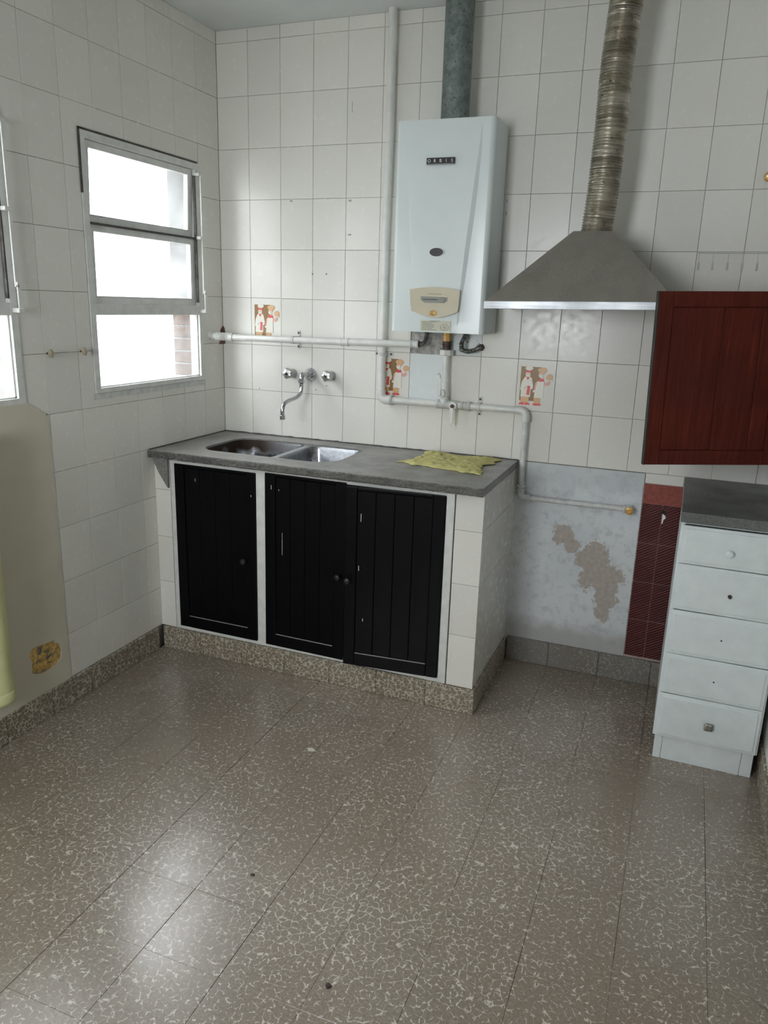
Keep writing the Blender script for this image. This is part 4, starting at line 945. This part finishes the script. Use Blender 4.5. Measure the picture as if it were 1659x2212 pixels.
# ------------------------------------------------------------------ drawer unit
du = thing('drawer_unit', (2.172, -0.27, 0), 'narrow white five-drawer unit at the right edge', 'drawers')
DX0, DX1, DYF = 2.012, 2.332, -0.540
S().box(DX0, DX1, DYF, -0.02, 0.086, 0.833).obj('carcass', 'white_paint', du)
for a, b in ((2.020, 2.0445), (2.0455, 2.2885), (2.2895, 2.324)): S().bevbox(a, b, DYF+0.001, DYF+0.03, 0.0, 0.087, 0.0012).obj('plinth_panel', 'white_paint', du)
dz = [(0.700, 0.824), (0.5455, 0.6975), (0.393, 0.543), (0.2505, 0.3905), (0.090, 0.248)]
kn = [(2.158, 0.755), (2.179, 0.615), (2.175, 0.465), (2.172, 0.320), (2.176, 0.166)]
for q, ((a, b), (kx, kz)) in enumerate(zip(dz, kn)):
    tl = Matrix.Translation((2.17, 0, a)) @ Matrix.Rotation(math.radians((0.0, 0.25, -0.2, 0.3, 0.0)[q]), 4, 'Y') @ Matrix.Translation((-2.17, 0, -a))
    d = S().bevbox(DX0+0.006, DX1-0.006, DYF-0.012, DYF+0.004, a, b, 0.0025, 2).xform(tl).obj('drawer', 'white_paint', du)
    S().bevbox(DX0+0.016, DX1-0.016, DYF-0.0165, DYF-0.009, a+0.010, b-0.010, 0.003, 2).xform(tl).obj('raised_panel', 'white_paint', d)
    yk = DYF-0.0165
    if q == 0: S().lathe((kx, yk, kz), (0, -1, 0), [(0, 0.007), (0.008, 0.006), (0.012, 0.011), (0.018, 0.0125), (0.023, 0.010), (0.025, 0.005)], 20).obj('knob', 'white_paint', d, True)
    elif q == 1: S().lathe((kx, yk, kz), (0, -1, 0), [(0, 0.006), (0.004, 0.006), (0.004, 0.0035), (0.014, 0.0035), (0.015, 0.002)], 12).obj('knob_bolt', 'dark_iron', d)
    elif q == 4: S().bevbox(kx-0.013, kx+0.013, yk-0.020, yk-0.012, kz-0.013, kz+0.013, 0.005, 2).box(kx-0.005, kx+0.005, yk-0.013, yk+0.001, kz-0.005, kz+0.005).obj('knob', 'steel', d)
    else: S().lathe((kx, yk+0.001, kz), (0, -1, 0), [(0, 0.0028), (0.0014, 0.0028)], 10).obj('screw_hole', 'black_plastic', d)
    S().box(DX0+0.012, DX1-0.012, DYF-0.006, DYF+0.001, b+0.0002, b+0.0023).obj('drawer_gap', 'gap', du)
ds = thing('stone_slab', (2.18, -0.28, 0.834), 'dark green-grey stone slab topping the white drawer unit', 'worktop')
S().bevbox(2.008, RX-0.001, -0.562, -0.003, 0.834, 0.867, 0.003, 2).obj('slab', 'stone_dark', ds)

# ------------------------------------------------------------------ small things
yp = thing('capped_pipe', (0.03, -1.425, 0.145), 'pale yellow painted upright pipe with a capped end at the left edge', 'pipe')
S().tube([(0.040, -1.412, 0.228), (0.040, -1.412, 1.05)], 0.054, 36).obj('pipe', 'yellow_pipe', yp, True)
S().lathe((0.040, -1.412, 0.180), (0, 0, 1), [(0, 0.030), (0.003, 0.044), (0.010, 0.0535), (0.020, 0.0565), (0.046, 0.0565), (0.049, 0.054)], 36).obj('end_cap', 'yellow_pipe', yp, True, 40)
S().bevbox(0.0, 0.012, -1.465, -1.385, 0.80, 0.83, 0.002).obj('wall_bracket', 'yellow_pipe', yp)
for y, lab in ((-1.042, 'tan cup hook in the tile joint, nearer the left picture edge'), (-0.890, 'tan cup hook in the tile joint, nearer the corner window')):
    t = thing('cup_hook', (0, y, 1.268), lab, 'hook', 'cup hooks between the windows')
    S().tube([(-0.003, y, 1.268), (0.010, y, 1.268)], 0.003, 10).obj('stem', 'dark_iron', t)
    S().lathe((0.010, y, 1.266), (1, 0, 0.2), [(0, 0.005), (0.004, 0.010), (0.010, 0.0115), (0.014, 0.008), (0.0155, 0.003)], 16).xform(Matrix.Translation((0, y, 1.266)) @ Matrix.Diagonal((1, 0.8, 1.25, 1)) @ Matrix.Translation((0, -y, -1.266))).obj('head', 'hook', t, True)
hs = thing('hook_strip', (2.07, 0, 1.66), 'row of faint clear plastic hooks on the tiles above the wall cabinet', 'hooks')
S().bevbox(1.952, 2.20, -0.0035, 0.0, 1.6615, 1.6645, 0.0008).obj('rail', 'clear_plastic', hs)
for x in (1.959, 2.005, 2.053, 2.100, 2.146):
    a = S().bevbox(x-0.0007, x+0.0007, -0.0020, 0.0, 1.630, 1.662, 0.0003).obj('hook_stem', 'clear_plastic', hs)
    S().bevbox(x-0.003, x+0.003, -0.0045, 0.0, 1.606, 1.631, 0.0012).obj('hook_tip', 'clear_plastic', a)
ft = thing('pipe_fitting', (2.138, 0, 1.905), 'small brass fitting on the tiles at the right picture edge', 'fitting')
S().lathe((2.142, 0.0, 1.905), (0, -1, 0), [(0, 0.016), (0.006, 0.016), (0.008, 0.011), (0.020, 0.011), (0.021, 0.013), (0.030, 0.013), (0.031, 0.009)], 14).obj('fitting_body', 'brass', ft, True, 40)
S().lathe((2.142, -0.030, 1.905), (0, -1, 0), [(0, 0.009), (0.006, 0.009), (0.007, 0.006)], 14).obj('fitting_tip', 'chrome', ft, True, 40)

# chef stickers (flat transfers on the tiles)
def ell(cx, cy, rx, ry, n=18): return [(cx+rx*math.cos(2*PI*k/n), cy+ry*math.sin(2*PI*k/n)) for k in range(n)]
def sticker(x, z, label):
    t = thing('chef_sticker', (x, 0, z), label, 'sticker', 'chef stickers on the tiles')
    lay_ = [0]
    def part(name, mat, poly):
        lay_[0] += 1; d = 0.0006+0.00012*lay_[0]
        pts = [(x+(a-1183)/262*0.128, z+(668-b)/288*0.155) for a, b in poly]
        S().prism(pts, onY, -d, -0.0002).obj(name, mat, t)
    part('background', 'st_brown', [(1185, 387), (1345, 387), (1345, 632), (1185, 632)])
    # left cook
    part('trousers', 'st_tan', [(1197, 598), (1262, 598), (1262, 648), (1197, 648)])
    part('shoe', 'st_red', [(1183, 662), (1190, 648), (1226, 645), (1228, 663)]); part('shoe', 'st_red', [(1232, 663), (1234, 646), (1266, 648), (1277, 662)])
    part('tunic', 'st_white', [(1215, 465), (1228, 458), (1262, 458), (1276, 468), (1290, 525), (1286, 545), (1272, 548), (1272, 604), (1194, 604), (1196, 560), (1188, 555), (1196, 500)])
    part('apron_fold', 'st_line', [(1216, 545), (1236, 528), (1248, 528), (1248, 530), (1237, 531), (1218, 547)])
    part('oven_cloth', 'st_red', [(1246, 523), (1268, 525), (1264, 590), (1240, 588)])
    part('face', 'st_skin', ell(1243, 439, 20, 18)); part('beard', 'st_white', [(1223, 440), (1234, 449), (1252, 449), (1263, 440), (1258, 460), (1243, 467), (1228, 460)])
    part('neckerchief', 'st_red', [(1230, 460), (1257, 460), (1244, 484)])
    part('hat_band', 'st_red', [(1222, 412), (1270, 412), (1268, 428), (1223, 428)]); part('hat', 'st_white', ell(1250, 398, 31, 16))
    # right cook
    part('trousers', 'st_tan', [(1303, 600), (1354, 600), (1352, 648), (1303, 648)])
    part('shoe', 'st_red', [(1298, 663), (1300, 648), (1328, 646), (1331, 663)]); part('shoe', 'st_red', [(1332, 663), (1333, 647), (1352, 646), (1366, 661)])
    part('sleeve', 'st_pink', [(1306, 500), (1326, 482), (1330, 540), (1314, 560), (1298, 560)])
    part('sleeve', 'st_pink', [(1366, 490), (1392, 498), (1398, 484), (1421, 480), (1418, 505), (1400, 518), (1378, 514)])
    part('hand', 'st_white', ell(1300, 560, 9, 9, 10))
    part('apron', 'st_white', [(1322, 488), (1375, 488), (1376, 606), (1302, 606), (1308, 560)])
    part('face', 'st_white', ell(1346, 442, 18, 20)); part('cheek', 'st_skin', ell(1340, 438, 11, 9, 12))
    part('neckerchief', 'st_red', [(1322, 462), (1345, 470), (1366, 466), (1376, 486), (1348, 490), (1326, 480)])
    part('hat', 'st_tan', [(1332, 434), (1330, 418), (1318, 408), (1328, 393), (1348, 393), (1362, 386), (1388, 396), (1392, 412), (1378, 424), (1370, 434)])
    part('plate', 'st_white', [(1388, 474), (1442, 470), (1438, 482), (1396, 486)]); part('roast', 'st_tan', ell(1414, 455, 25, 23))
    return t
sticker(0.165, 1.288, 'sticker of two cooks partly under the upper white pipe, left of the tap')
sticker(0.771, 1.088, 'sticker of two cooks half covered by the upright white pipe')
sticker(1.363, 1.088, 'fully visible sticker of two cooks below the range hood')

# screw holes and scuffs in the back wall
for x, z, r in ((0.449, 1.571, 0.003), (0.514, 1.572, 0.003), (0.438, 1.133, 0.0013), (0.52, 1.108, 0.0022), (0.469, 1.087, 0.0022), (0.185, 1.075, 0.0022), (0.505, 1.103, 0.001)):
    S().lathe((x, 0.0005, z), (0, -1, 0), [(0, r), (0.0012, r)], 10).obj('screw_hole', 'black_plastic', wb)
for x, z, w, h in ((0.349, 1.860, 0.012, 0.005), (0.445, 1.867, 0.010, 0.002), (0.517, 1.866, 0.004, 0.003), (0.617, 1.857, 0.013, 0.008), (0.617, 1.727, 0.014, 0.006), (0.62, 2.20, 0.002, 0.04), (1.262, 1.80, 0.004, 0.012), (1.262, 1.845, 0.003, 0.012)):
    S().box(x-w/2, x+w/2, -0.0008, 0.001, z-h/2, z+h/2).obj('scuff_mark', 'mortar', wb)
# debris on the floor
def chip(x, y, r, h, mat, name, label, cat):
    pts = [(x+r*random.uniform(0.45, 1.1)*math.cos(2*PI*k/9)*1.5, y+r*random.uniform(0.5, 1.1)*math.sin(2*PI*k/9)) for k in range(9)]
    tag(S().prism(pts, onZ, -0.0002, h).obj(name, mat), label, cat)
chip(0.949, -0.981, 0.012, 0.0012, 'label_paper', 'paint_flake', 'pale paint flake on the floor in front of the middle black door', 'flake')
chip(0.838, -1.868, 0.007, 0.0012, 'label_paper', 'paint_flake', 'small pale flake on the floor near the bright glare at lower left', 'flake')
chip(1.401, -1.791, 0.007, 0.004, 'dark_iron', 'dark_crumb', 'dark crumb on the floor near the bottom picture edge', 'crumb')
chip(1.072, -1.564, 0.005, 0.003, 'dark_iron', 'dark_crumb', 'small dark crumb in the middle of the floor', 'crumb')
for o in EMPT: del o['at']
